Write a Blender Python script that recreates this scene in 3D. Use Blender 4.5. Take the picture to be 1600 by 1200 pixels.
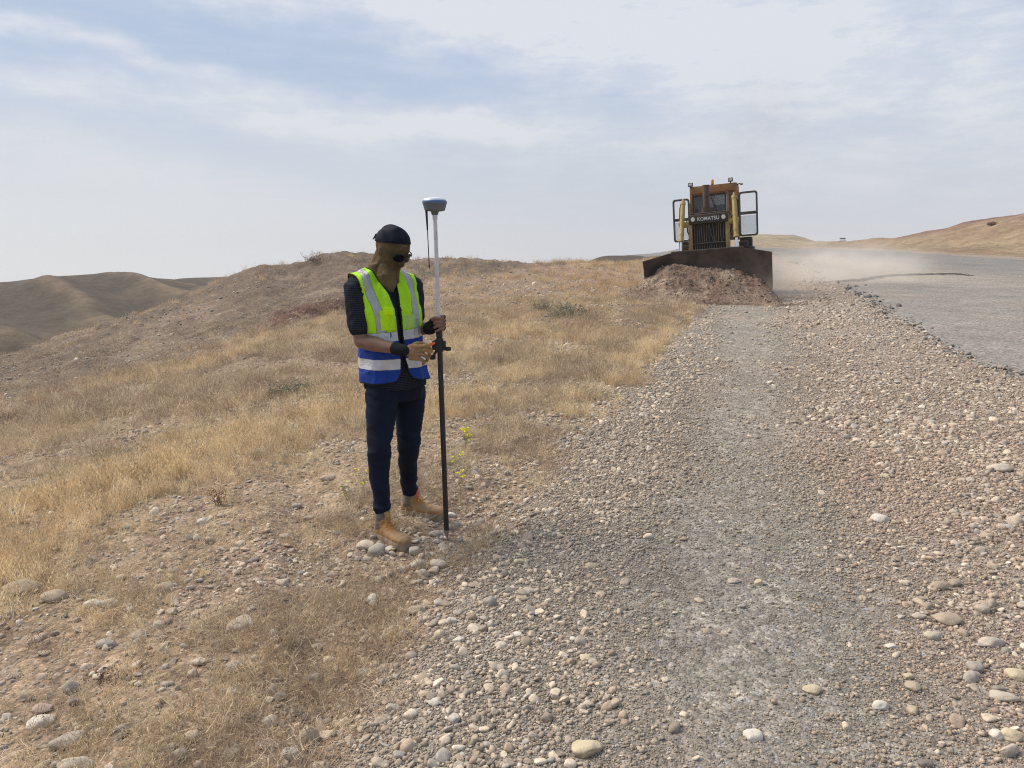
import bpy, bmesh, math, random
import numpy as np
from mathutils import Vector, Matrix, Euler
R = math.radians
random.seed(7)
for o in list(bpy.data.objects): bpy.data.objects.remove(o)
SC = bpy.context.scene
COL = SC.collection

# ------------------------------------------------------------------ camera
CAM_H = 1.6
PITCH = R(10.06)
FPX = 1155.0                      # focal length in photograph pixels (1600 wide)
cd = bpy.data.cameras.new('camera'); cam = bpy.data.objects.new('camera', cd); COL.objects.link(cam)
cd.sensor_width = 36; cd.lens = 36*FPX/1600; cd.clip_start = .05; cd.clip_end = 6000
cam.location = (0, 0, CAM_H); cam.rotation_euler = (R(90)-PITCH, 0, 0)
SC.camera = cam
# ------------------------------------------------------------------ sun and view
SUN_DIR = Vector((-.62, .30, .80)).normalized()      # towards the sun
sd = bpy.data.lights.new('sun', 'SUN'); so = bpy.data.objects.new('sun', sd); COL.objects.link(so)
sd.energy = 4.1; sd.angle = R(38); sd.color = (1, .90, .76)
so.rotation_euler = SUN_DIR.to_track_quat('Z', 'Y').to_euler()
SC.view_settings.view_transform = 'Standard'; SC.view_settings.look = 'None'
SC.view_settings.exposure = .18; SC.view_settings.gamma = 1; SC.view_settings.use_curve_mapping = False
SC.render.engine = 'CYCLES'
SC.cycles.use_denoising = True; SC.cycles.denoising_prefilter = 'NONE'; SC.cycles.filter_width = 1.1
SC.cycles.max_bounces = 6; SC.cycles.volume_bounces = 1
SC.cycles.volume_max_steps = 128; SC.cycles.transparent_max_bounces = 16

# ------------------------------------------------------------------ node helper
class NT:
    def __init__(s, tree): s.t = tree; s.n = tree.nodes; s.l = tree.links
    def new(s, typ, **kw):
        n = s.n.new(typ)
        for k, v in kw.items(): setattr(n, k, v)
        return n
    def put(s, sock, v):
        if isinstance(v, bpy.types.NodeSocket): s.l.new(v, sock)
        elif v is not None:
            if sock.type == 'RGBA' and isinstance(v, (tuple, list)) and len(v) == 3: v = (*v, 1)
            sock.default_value = v
    def m(s, op, a, b=None, c=None, clamp=False):
        n = s.new('ShaderNodeMath', operation=op, use_clamp=clamp)
        s.put(n.inputs[0], a)
        if b is not None: s.put(n.inputs[1], b)
        if c is not None: s.put(n.inputs[2], c)
        return n.outputs[0]
    def noise(s, vec, scale, detail=3, rough=.55, dist=0, out=0):
        n = s.new('ShaderNodeTexNoise'); s.put(n.inputs['Vector'], vec)
        n.inputs['Scale'].default_value = scale; n.inputs['Detail'].default_value = detail
        n.inputs['Roughness'].default_value = rough; n.inputs['Distortion'].default_value = dist
        return n.outputs[out]
    def voro(s, vec, scale, out='Color', feature='F1', rnd=1):
        n = s.new('ShaderNodeTexVoronoi', feature=feature); s.put(n.inputs['Vector'], vec)
        n.inputs['Scale'].default_value = scale; n.inputs['Randomness'].default_value = rnd
        return n.outputs[out]
    def ramp(s, f, lo, hi, a=0., b=1., smooth=True):
        n = s.new('ShaderNodeMapRange'); n.interpolation_type = 'SMOOTHSTEP' if smooth else 'LINEAR'
        s.put(n.inputs[0], f); n.inputs[1].default_value = lo; n.inputs[2].default_value = hi
        n.inputs[3].default_value = a; n.inputs[4].default_value = b
        return n.outputs[0]
    def mix(s, f, a, b, mode='MIX'):
        n = s.new('ShaderNodeMix', data_type='RGBA', blend_type=mode)
        s.put(n.inputs[0], f); s.put(n.inputs[6], a); s.put(n.inputs[7], b)
        return n.outputs[2]
    def vscale(s, vec, sc):
        n = s.new('ShaderNodeVectorMath', operation='MULTIPLY'); s.put(n.inputs[0], vec); n.inputs[1].default_value = sc
        return n.outputs[0]
    def bright(s, col, f):
        n = s.new('ShaderNodeVectorMath', operation='SCALE'); s.put(n.inputs[0], col); s.put(n.inputs['Scale'], f)
        return n.outputs[0]
    def bump(s, h, dist, strength=1, normal=None):
        n = s.new('ShaderNodeBump'); s.put(n.inputs['Height'], h)
        n.inputs['Distance'].default_value = dist; n.inputs['Strength'].default_value = strength
        if normal is not None: s.l.new(normal, n.inputs['Normal'])
        return n.outputs[0]

# ------------------------------------------------------------------ sky
W = bpy.data.worlds.new('World'); SC.world = W; W.use_nodes = True
W.node_tree.nodes.clear(); N = NT(W.node_tree)
outw = N.new('ShaderNodeOutputWorld'); bg = N.new('ShaderNodeBackground'); N.l.new(bg.outputs[0], outw.inputs[0])
sky = N.new('ShaderNodeTexSky', sky_type='NISHITA'); sky.sun_disc = False
sky.sun_elevation = math.asin(SUN_DIR.z); sky.sun_rotation = math.atan2(SUN_DIR.x, SUN_DIR.y)
sky.air_density = 1.2; sky.dust_density = 3.0; sky.ozone_density = 1.5
tc = N.new('ShaderNodeTexCoord'); sep = N.new('ShaderNodeSeparateXYZ'); N.l.new(tc.outputs['Generated'], sep.inputs[0])
az = N.m('ARCTAN2', sep.outputs[0], sep.outputs[1]); el = N.m('ARCSINE', sep.outputs[2])
cmb = N.new('ShaderNodeCombineXYZ'); N.l.new(az, cmb.inputs[0]); N.l.new(el, cmb.inputs[1])
AE = cmb.outputs[0]
wob = N.m('SUBTRACT', N.noise(AE, 5, 4, .6), .5)
wob2 = N.m('SUBTRACT', N.noise(N.vscale(AE, (2.5, 11, 1)), 2.2, 6, .65), .5)
def streak(px, py, ang, L, Wd, amp):
    """a long soft cloud lying across the sky: centre direction, slope, half length and half width in radians"""
    a0 = math.atan((px-800)/FPX*.98); e0 = (395-py)/FPX*.94
    ca, sa = math.cos(ang), math.sin(ang)
    da = N.m('SUBTRACT', az, a0); de = N.m('SUBTRACT', el, e0)
    u = N.m('ADD', N.m('MULTIPLY', da, ca), N.m('MULTIPLY', de, sa))
    v = N.m('SUBTRACT', N.m('MULTIPLY', de, ca), N.m('MULTIPLY', da, sa))
    v = N.m('ADD', v, N.m('MULTIPLY', wob, .10)); v = N.m('ADD', v, N.m('MULTIPLY', wob2, Wd*1.6))
    u = N.m('DIVIDE', u, L); v = N.m('DIVIDE', v, Wd)
    q = N.m('ADD', N.m('MULTIPLY', u, u), N.m('MULTIPLY', v, v))
    return N.m('MULTIPLY', N.m('EXPONENT', N.m('MULTIPLY', q, -1.)), amp)
acc = None
for a in [(60, 108, -.15, .30, .014, .9), (330, 185, -.04, .42, .020, .95), (740, 200, -.10, .08, .020, .8),
          (620, 20, -.22, .30, .045, .8), (950, 55, -.18, .36, .075, 1.), (1330, 120, -.35, .30, .09, .95), (60, 262, -.16, .34, .035, .75),
          (230, 20, -.1, .3, .02, .4), (1150, 250, -.1, .4, .05, .45), (420, 45, -.25, .1, .02, .5), (700, 240, -.05, .3, .03, .3)]:
    s_ = streak(*a); acc = s_ if acc is None else N.m('ADD', acc, s_)
# the rest of the sky, out of the picture as well: thin streaky veil
veil = N.ramp(N.noise(N.vscale(AE, (1.2, 5, 1)), 2.0, 7, .62), .42, .78, 0, .55)
wisp = N.ramp(N.noise(N.vscale(AE, (2, 16, 1)), 2.6, 7, .7), .40, .72, 0, .22)
acc = N.m('ADD', N.m('ADD', acc, N.m('MULTIPLY', veil, .35)), wisp)
cl = N.m('MINIMUM', N.m('MULTIPLY', acc, N.ramp(N.noise(N.vscale(AE, (2.2, 7, 1)), 2.4, 7, .68), .32, .68, .45, 1.15)), 1.)
hor = N.ramp(el, -.02, .25, 1, 0)                     # the pale band low over the hills
left = N.ramp(az, -.7, .35, 1, 0)
skyc = N.bright(sky.outputs[0], .11)
base = N.mix(.90, skyc, (.38, .475, .64))
base = N.mix(N.m('MULTIPLY', hor, .85), base, N.mix(left, (.585, .59, .605), (.74, .745, .735)))
cloudc = N.mix(hor, (.66, .685, .74), (.64, .645, .66))
fin = N.mix(N.m('MULTIPLY', cl, .92), base, cloudc)
bel = N.ramp(el, -.16, -.09, 1, 0)
fin = N.mix(bel, fin, (.34, .31, .27))
N.l.new(fin, bg.inputs[0]); bg.inputs[1].default_value = 1.0

# ------------------------------------------------------------------ generic builders
def mat(name, col=(.5, .5, .5), rough=.8, metal=0., spec=.5):
    m = bpy.data.materials.new(name); m.use_nodes = True
    b = m.node_tree.nodes['Principled BSDF']
    b.inputs['Base Color'].default_value = (*col, 1); b.inputs['Roughness'].default_value = rough
    b.inputs['Metallic'].default_value = metal; b.inputs['Specular IOR Level'].default_value = spec
    return m
def worn(name, c1, c2, scale=6, rough=.7, metal=0., spec=.4, lo=.35, hi=.65, dust=None, bump=0., c3=None):
    """paint or cloth with uneven wear: two colours mixed by noise, dust on what faces up"""
    m = mat(name, c1, rough, metal, spec); N = NT(m.node_tree); b = m.node_tree.nodes['Principled BSDF']
    tc = N.new('ShaderNodeTexCoord'); v = tc.outputs['Object']
    n1 = N.noise(v, scale, 6, .65); c = N.mix(N.ramp(n1, lo, hi), c1, c2)
    if c3: c = N.mix(N.ramp(N.noise(v, scale*5, 5, .7), .58, .66), c, c3)
    if dust:
        g = N.new('ShaderNodeNewGeometry'); sp = N.new('ShaderNodeSeparateXYZ'); N.l.new(g.outputs['Normal'], sp.inputs[0])
        f = N.m('MULTIPLY', N.ramp(sp.outputs[2], -.1, .9), N.ramp(N.noise(v, scale*2.3, 5, .7), .3, .7, .35, 1))
        c = N.mix(N.m('MULTIPLY', f, dust), c, (.40, .30, .21))
    N.l.new(c, b.inputs['Base Color'])
    N.put(b.inputs['Roughness'], N.ramp(n1, .3, .7, max(0, rough-.12), min(1, rough+.12)))
    if bump: N.l.new(N.bump(N.noise(v, scale*6, 5, .7), bump), b.inputs['Normal'])
    return m
def meta(o, label=None, cat=None, group=None, kind=None):
    if label: o['label'] = label
    if cat: o['category'] = cat
    if group: o['group'] = group
    if kind: o['kind'] = kind
    return o
def empty(name, loc=(0, 0, 0), rot=(0, 0, 0), **k):
    o = bpy.data.objects.new(name, None); COL.objects.link(o); o.location = loc; o.rotation_euler = rot
    return meta(o, **k)
def mkobj(name, me, material=None, parent=None, **k):
    o = bpy.data.objects.new(name, me); COL.objects.link(o)
    if material is not None:
        for m_ in (material if isinstance(material, (list, tuple)) else [material]): me.materials.append(m_)
    if parent is not None: o.parent = parent
    return meta(o, **k)
def pymesh(name, vs, fs, smooth=True):
    me = bpy.data.meshes.new(name); me.from_pydata([tuple(map(float, v)) for v in vs], [], fs); me.update()
    if smooth: me.polygons.foreach_set('use_smooth', [True]*len(me.polygons))
    return me
def gridmesh(name, V, ni, nj, keep=None, smooth=True):
    """V: (ni*nj,3) array, quads between; keep: bool per quad"""
    i, j = np.meshgrid(np.arange(ni-1), np.arange(nj-1), indexing='ij')
    a = (i*nj+j).ravel(); q = np.stack([a, a+nj, a+nj+1, a+1], 1)
    if keep is not None: q = q[keep]
    used, inv = np.unique(q.ravel(), return_inverse=True); V = V[used]; q = inv.reshape(-1, 4)
    me = bpy.data.meshes.new(name); me.vertices.add(len(V)); me.vertices.foreach_set('co', V.astype(np.float32).ravel())
    me.loops.add(len(q)*4); me.loops.foreach_set('vertex_index', q.ravel().astype(np.int32))
    me.polygons.add(len(q)); me.polygons.foreach_set('loop_start', np.arange(0, len(q)*4, 4, dtype=np.int32))
    me.polygons.foreach_set('loop_total', np.full(len(q), 4, np.int32))
    me.polygons.foreach_set('use_smooth', np.full(len(q), smooth)); me.update(calc_edges=True); me.validate()
    return me, used
def setcol(me, rgb, name='col'):
    a = me.color_attributes.new(name, 'FLOAT_COLOR', 'POINT')
    d = np.ones((len(me.vertices), 4), np.float32); d[:, :3] = rgb; a.data.foreach_set('color', d.ravel())

# ------------------------------------------------------------------ numpy noise
def _hash(ix, iy, seed):
    h = (ix.astype(np.int64)*374761393 + iy.astype(np.int64)*668265263 + seed*982451653) & 0xffffffff
    h = ((h ^ (h >> 13))*1274126177) & 0xffffffff
    return ((h ^ (h >> 16)) & 0xffffff)/float(0xffffff)
def vnoise(x, y, seed=0):
    x = np.asarray(x, float); y = np.asarray(y, float)
    ix = np.floor(x); iy = np.floor(y); fx = x-ix; fy = y-iy
    fx = fx*fx*fx*(fx*(fx*6-15)+10); fy = fy*fy*fy*(fy*(fy*6-15)+10)
    a = _hash(ix, iy, seed); b = _hash(ix+1, iy, seed); c = _hash(ix, iy+1, seed); d = _hash(ix+1, iy+1, seed)
    return (a*(1-fx)+b*fx)*(1-fy)+(c*(1-fx)+d*fx)*fy
def fbm(x, y, scale, octs=4, seed=0, gain=.5):
    s = 0; a = 1; t = 0
    for o in range(octs):
        s = s + a*(vnoise(np.asarray(x)*scale+o*17.3, np.asarray(y)*scale-o*9.1, seed+o)-.5); t += a; a *= gain; scale *= 2.03
    return s/t*2          # about -1..1
def sstep(a, b, x):
    t = np.clip((np.asarray(x, float)-a)/(b-a), 0, 1); return t*t*(3-2*t)

# ------------------------------------------------------------------ the lie of the land
CP, SP = math.cos(PITCH), math.sin(PITCH)
def ray(px, py):
    sx = (px-800)/FPX; sy = (600-py)/FPX
    return sx, CP+sy*SP, -SP+sy*CP
def zc(px, py, Y):
    d = ray(px, py); return CAM_H + d[2]/d[1]*Y
def at(px, py, Y):
    d = ray(px, py); return Vector((d[0]/d[1]*Y, Y, CAM_H+d[2]/d[1]*Y))
def zroad(Y): return .0185*np.logaddexp(0, (np.asarray(Y, float)-11)/3)*3
RD = 'r'
COLS = {
 -1400: [(1, 0), (5, -.3), (12, -1.5), (22, -4), (60, -13), (150, -14), (250, -6), (500, -14), (700, -50), (1500, -95)],
 -400: [(1, 0), (4, -.12), (9, -.8), (15, -1.8), (24, -4), (60, -13), (120, -14), (240, -4), (400, -14), (700, -50), (1500, -95)],
 0: [(1, 0), (4, -.07), (7.5, -.42), (12, 640), (16, 594), (20, 558), (23, -2.4), (30, -5), (60, -13), (105, -15), (130, 512), (165, -14), (240, 437), (320, -13), (700, -50), (1500, -95)],
 90: [(1, 0), (4, -.05), (7.5, -.34), (13, 600), (17, 560), (22, 524), (25, -2.2), (35, -5.5), (60, -13), (110, -15.5), (165, -16), (250, 425), (330, -13), (700, -50), (1500, -95)],
 227: [(1, 0), (4, -.03), (7.5, -.2), (13, 583), (18, 540), (25, 486), (28, -1.1), (40, -5), (60, -11), (130, -17), (180, -16), (255, 428), (340, -13), (700, -50), (1500, -95)],
 300: [(1, 0), (4, -.02), (8, -.18), (14, 563), (20, 512), (27, 461), (31, -.6), (45, -6), (70, -12), (160, -17), (210, -12), (330, 432), (420, -13), (700, -50), (1500, -95)],
 380: [(1, 0), (4, 0), (8, -.12), (15, 537), (19, 506), (29, 427), (34, .1), (45, -4), (70, -10), (160, -17), (400, 430), (520, -13), (700, -50), (1500, -95)],
 402: [(1, 0), (4, 0), (8, -.11), (15.5, 531), (19, 502), (29, 419), (33.5, .4), (45, -4), (70, -10), (160, -17), (400, 433), (560, -25), (700, -50), (1500, -95)],
 445: [(1, 0), (8, -.09), (16.5, 522), (18.6, 511), (18.9, 499), (23, 464), (29.5, 420), (34, .5), (45, -3.5), (80, -11), (400, -12), (700, -50), (1500, -95)],
 480: [(1, 0), (8, -.06), (18, 509), (20.2, 499), (20.5, 482), (25, 448), (30, 411), (34, .8), (45, -3), (80, -10), (400, -10), (700, -50), (1500, -95)],
 512: [(1, 0), (8, -.04), (19, 501), (21.0, 492), (21.3, 473), (26, 438), (30.6, 400), (35, 1.0), (50, -2), (90, -9), (400, -10), (700, -50), (1500, -95)],
 545: [(1, 0), (8, -.03), (20, 494), (21.5, 486), (21.8, 472), (26, 436), (31, 397.5), (36, 1.0), (50, -2), (90, -8), (400, -10), (700, -50), (1500, -95)],
 590: [(1, 0), (8, -.02), (20, 491), (22.5, 481), (23, 470), (27, 436), (32, 402), (37, 1.0), (50, -2), (90, -8), (400, -10), (700, -50), (1500, -95)],
 640: [(1, 0), (8, 0), (20, .05), (24, .2), (34, 406), (40, .5), (60, -3), (100, -8), (500, -10), (700, -50), (1500, -95)],
 760: [(1, 0), (8, 0), (22, .15), (30, .6), (36, 408), (42, .6), (60, -2), (120, -6), (500, -8), (700, -50), (1500, -95)],
 870: [(1, 0), (10, .01), (20, .16), (30, .42), (42, 410), (50, .5), (80, -2), (150, -4), (500, -5), (700, -25), (1500, -45)],
 940: [(1, 0), (10, .03), (20, .18), (32, .45), (45, 412), (60, .2), (100, -.6), (180, 400), (250, -3), (700, -25), (1500, -45)],
 1020: [(1, 0), (10, .04), (20, .19), (40, .6), (60, 405), (120, .2), (200, 397), (300, -2), (700, -25), (1500, -45)],
 1100: [(1, 0), (10, RD), (20, RD), (30, RD), (45, RD), (60, RD), (90, RD), (140, RD), (200, RD), (320, 370), (420, 2), (1500, -6)],
 1200: [(1, 0), (10, RD), (20, RD), (30, RD), (45, RD), (60, RD), (90, RD), (140, RD), (200, RD), (240, 383), (300, 366), (420, 6), (1500, -6)],
 1240: [(1, 0), (10, RD), (20, RD), (30, RD), (45, RD), (60, RD), (90, RD), (140, RD), (200, RD), (240, 383), (300, 368), (420, 5), (1500, -6)],
 1272: [(1, 0), (10, RD), (20, RD), (30, RD), (45, RD), (60, RD), (90, RD), (140, RD), (200, RD), (260, 377.5), (360, 3), (1500, -6)],
 1340: [(1, 0), (10, RD), (20, RD), (30, RD), (45, RD), (60, RD), (90, RD), (140, RD), (170, 386), (220, 376.5), (300, 3), (1500, -6)],
 1372: [(1, 0), (10, RD), (20, RD), (30, RD), (45, RD), (60, RD), (90, RD), (130, RD), (155, 384), (190, 371), (300, 4), (1500, -6)],
 1400: [(1, 0), (10, RD), (20, RD), (30, RD), (45, RD), (60, RD), (90, RD), (120, RD), (140, 386), (170, 372.5), (300, 4), (1500, -6)],
 1500: [(1, 0), (10, RD), (20, RD), (30, RD), (45, RD), (60, RD), (90, RD), (100, 393), (135, 349), (200, 7), (1500, -2)],
 1600: [(1, 0), (10, RD), (20, RD), (30, RD), (45, RD), (60, RD), (72, RD), (85, 397), (115, 330), (180, 8.5), (1500, 0)],
 1800: [(1, 0), (10, RD), (20, RD), (30, RD), (45, RD), (58, RD), (72, 1.6), (100, 9), (180, 11), (1500, 2)],
 2400: [(1, 0), (10, RD), (20, RD), (30, RD), (38, RD), (50, 1.5), (80, 9), (180, 11), (1500, 2)],
}
def pchip(x, y, xq):
    x = np.array(x, float); y = np.array(y, float); h = np.diff(x); d = np.diff(y)/h; m = np.zeros_like(y)
    for k in range(1, len(x)-1):
        if d[k-1]*d[k] > 0:
            w1 = 2*h[k]+h[k-1]; w2 = h[k]+2*h[k-1]; m[k] = (w1+w2)/(w1/d[k-1]+w2/d[k])
    m[0] = d[0]; m[-1] = d[-1]
    k = np.clip(np.searchsorted(x, xq)-1, 0, len(h)-1); t = np.clip((xq-x[k])/h[k], 0, 1)
    return (1+2*t)*(1-t)**2*y[k]+t*(1-t)**2*h[k]*m[k]+t*t*(3-2*t)*y[k+1]+t*t*(t-1)*h[k]*m[k+1]
LR = np.linspace(math.log(.9), math.log(1600), 900)
cth, ctab = [], []
for px_, pts in COLS.items():
    th = math.atan((px_-800)/FPX*CP); ct = math.cos(th)
    rr = []; zz = []
    for Y_, v_ in pts:
        rr.append(math.log(Y_/ct)); zz.append(float(zroad(Y_)) if v_ == RD else (zc(px_, v_, Y_) if v_ > 200 else v_))
    cth.append(th); ctab.append(pchip(rr, zz, LR))
cth = np.array(cth); ctab = np.array(ctab)
TH = np.linspace(-1.15, 1.0, 1500)
TAB = np.stack([np.interp(TH, cth, ctab[:, k]) for k in range(len(LR))], 1)
kk = np.exp(-.5*(np.arange(-18, 19)/5.)**2); kk /= kk.sum()
TABp = np.pad(TAB, ((18, 18), (0, 0)), mode='edge'); TAB = sum(kk[i]*TABp[i:i+len(TH)] for i in range(37))
def hbase(X, Y):
    th = np.arctan2(X, Y); r = np.log(np.maximum(np.hypot(X, Y), .91))
    fi = np.clip((th-TH[0])/(TH[1]-TH[0]), 0, len(TH)-1.001); fj = np.clip((r-LR[0])/(LR[1]-LR[0]), 0, len(LR)-1.001)
    i = fi.astype(int); j = fj.astype(int); u = fi-i; v = fj-j
    z = (TAB[i, j]*(1-u)+TAB[i+1, j]*u)*(1-v)+(TAB[i, j+1]*(1-u)+TAB[i+1, j+1]*u)*v
    return z*sstep(-.05, .6, r)
def hit(px, py, fn=None, y0=1.5):
    """where the sight line of a photo pixel meets the ground"""
    fn = fn or hbase; d = ray(px, py); Ys = np.geomspace(y0, 420, 3000)
    k = np.nonzero(CAM_H+d[2]/d[1]*Ys <= fn(d[0]/d[1]*Ys, Ys))[0]; Y = float(Ys[k[0] if len(k) else -1])
    return d[0]/d[1]*Y, Y
def hitroad(px, py):
    d = ray(px, py); Y = 1.5
    while CAM_H+d[2]/d[1]*Y > float(zroad(Y)) and Y < 400: Y *= 1.002
    return d[0]/d[1]*Y, Y
# left edge of the gravel shoulder and left edge of the old asphalt, as x over y
SHP = [hitroad(*p) for p in [(1105, 470), (1080, 500), (1040, 560), (950, 650), (830, 790), (715, 930), (590, 1100)]][::-1]
SHP = [(-.62, -6)] + [(-.6, 0)] + SHP + [(14., 45), (34., 110), (90, 320)]
ASP = [hitroad(*p) for p in [(1206, 398), (1240, 410), (1271, 425), (1285, 440), (1324, 449), (1352, 466), (1403, 497), (1454, 525), (1487, 547), (1524, 570), (1600, 590)]][::-1]
ASP = [(5.2, -6), (5.6, 3)] + ASP
ARP = [(18, -6), (22, 10), (36, 30), (55, 50)] + [hitroad(*p) for p in [(1600, 406), (1500, 399), (1400, 394.5), (1300, 390), (1240, 388)]]
ARP = [p for k, p in enumerate(ARP) if k == 0 or p[1] > ARP[k-1][1]]
def edgex(P, Y):
    return np.interp(Y, [p[1] for p in P], [p[0] for p in P])
MBX = [math.atan((p-800)/FPX*CP) for p in (-600, 0, 90, 227, 300, 380, 440, 480, 545, 640, 760, 870, 960)]
MBY = [11.5, 12.5, 13, 13.5, 14.5, 17, 18.6, 20.2, 21.4, 26, 31, 38, 60]
def m_mound(X, Y):
    """1 on the bare brown mound left of the road"""
    th = np.arctan2(X, np.maximum(Y, .01)); yb = np.interp(th, MBX, MBY)
    return sstep(-.5, .6, Y-yb+fbm(X, Y, .5, 3, 43)*1.0)*(th < MBX[-1])*(1-sstep(60, 90, np.hypot(X, Y)))
def m_shoulder(X, Y):
    """signed metres right of the shoulder's left edge"""
    return X-edgex(SHP, Y)+fbm(X, Y, 1.1, 3, 5)*.16*np.clip(Y/5, .6, 3)
def m_asph(X, Y):
    return X-edgex(ASP, Y)+fbm(X, Y, 1.4, 4, 9)*.22*np.clip(Y/14, .6, 3)
def m_asphr(X, Y):
    return edgex(ARP, Y)-X+fbm(X, Y, .6, 3, 19)*.6
SPINES = [([(40, 437, 238), (75, 458, 215), (120, 478, 195), (180, 493, 172), (232, 503, 150)], 7, 4.6), ([(128, 426, 252), (205, 446, 232), (300, 463, 205)], 7, 4.2),
          ([(215, 430, 262), (320, 455, 240)], 7, 3.4), ([(-150, 470, 180), (0, 512, 132), (70, 534, 120)], 9, 2.0), ([(330, 434, 380), (420, 450, 350)], 9, 3)]
SPW = [([(at(*p).x, p[2]) for p in s[0]], s[1], s[2]) for s in SPINES]
def spine(X, Y):
    z = np.zeros_like(X); g = np.zeros_like(X)
    sel = np.hypot(X, Y) > 90
    if not sel.any(): return z, g
    x = X[sel]; y = Y[sel]; wob = fbm(x, y, .03, 3, 41)*6; zz = np.zeros_like(x); gg = np.zeros_like(x)
    for P, w, a in SPW:
        tap = np.clip((np.hypot(x-P[0][0], y-P[0][1])-4)/28, 0, 1)
        best = np.full(x.shape, 1e9)
        for (x0, y0), (x1, y1) in zip(P[:-1], P[1:]):
            L2 = (x1-x0)**2+(y1-y0)**2; t = np.clip(((x-x0)*(x1-x0)+(y-y0)*(y1-y0))/L2, 0, 1)
            best = np.minimum(best, np.hypot(x-x0-t*(x1-x0)+wob, y-y0-t*(y1-y0)))
        zz += tap*a*np.exp(-np.abs(best/w)**1.5); gg = np.maximum(gg, np.exp(-(best/(w*.45))**2))
    z[sel] = zz; g[sel] = gg
    return z, g
def height(X, Y, fine=True):
    X = np.asarray(X, float); Y = np.asarray(Y, float)
    z = hbase(X, Y); r = np.hypot(X, Y); sh = m_shoulder(X, Y); off = 1-sstep(-.3, .25, sh)
    sz, _ = spine(X, Y); z = z+sz
    far = sstep(60, 130, r); z = z+far*sstep(.0, .3, -X/np.maximum(r, 1))*(-.8+fbm(X, Y, .022, 4, 31)*.9-np.abs(fbm(X*.8+Y*.5, Y*.6-X*.3, .026, 3, 35))*1.4)+far*fbm(X, Y, .06, 4, 33)*.35
    z = z+far*sstep(.2, .45, X/np.maximum(r, 1))*(sh > 0)*(1-sstep(-6, 4, m_asphr(X, Y)))*fbm(X, Y, .07, 5, 37)*1.2
    # rough ground left of the road
    mid = sstep(10, 20, r)*(1-far)
    z = z+off*mid*(fbm(X, Y, .35, 5, 3, .6)*.20+np.abs(fbm(X, Y, .9, 4, 8))*.10+m_mound(X, Y)*(np.abs(fbm(X, Y, 1.3, 4, 44))*.12+fbm(X, Y, 3.2, 3, 45)*.04))
    z = z+off*(1-mid)*fbm(X, Y, .7, 4, 4)*.05
    if fine:
        z = z+off*fbm(X, Y, 6, 3, 6)*.012*(1-far)
        z = z+(1-off)*(fbm(X, Y, .8, 3, 14)*.012+fbm(X, Y, 7, 3, 12)*.005)*(1-sstep(40, 80, r))
    z = z-.05*np.exp(-((sh+.25)/.3)**2)*(1-sstep(20, 40, r))
    return z
def hz(x, y): return float(height(np.array([x]), np.array([y]))[0])
def hitg(px, py):
    x, y = hit(px, py, lambda a, b: height(a, b)); return Vector((x, y, hz(x, y)))
# ------------------------------------------------------------------ ground zones and colours
BANDS = []   # strips of tall yellow grass: polylines on the ground with half width in metres
for pts, w, a in [([(60, 800), (230, 740), (380, 690), (560, 625)], .75, 1.), ([(0, 960), (20, 900), (60, 850)], .35, .8), ([(400, 640), (560, 610), (700, 560), (820, 520)], .9, .75),
                  ([(240, 588), (340, 560), (450, 525), (545, 497)], .8, .9), ([(690, 520), (860, 480), (960, 470)], 2.0, .6),
                  ([(1090, 480), (1050, 515), (985, 580), (930, 640)], .45, .95), ([(860, 700), (800, 790), (740, 850)], .25, .5), ([(0, 700), (60, 690)], .5, .5), ([(980, 445), (1090, 470)], 1.2, .8), ([(700, 640), (830, 580), (930, 520)], .7, .6)]:
    BANDS.append(([hit(*p) for p in pts], w, a))
def grassband(X, Y):
    g = np.zeros_like(X); wx = X+fbm(X, Y, .8, 3, 71)*.35; wy = Y+fbm(X, Y, .8, 3, 72)*.5
    for P, w, a in BANDS:
        for (x0, y0), (x1, y1) in zip(P[:-1], P[1:]):
            L2 = (x1-x0)**2+(y1-y0)**2; t = np.clip(((wx-x0)*(x1-x0)+(wy-y0)*(y1-y0))/L2, 0, 1)
            g = np.maximum(g, a*np.exp(-(np.hypot(wx-x0-t*(x1-x0), wy-y0-t*(y1-y0))/w)**2))
    return g
REDP = [hit(*p) for p in [(430, 507), (470, 492), (512, 483), (545, 480), (600, 477)]]
def reddish(X, Y):
    g = np.zeros_like(X)
    for (x0, y0), (x1, y1) in zip(REDP[:-1], REDP[1:]):
        L2 = (x1-x0)**2+(y1-y0)**2; t = np.clip(((X-x0)*(x1-x0)+(Y-y0)*(y1-y0))/L2, 0, 1)
        g = np.maximum(g, np.exp(-(np.hypot(X-x0-t*(x1-x0), (Y-y0-t*(y1-y0)))/.45)**2))
    return g
def lerp(a, b, t): return a*(1-t[:, None])+np.array(b)*t[:, None]
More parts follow.
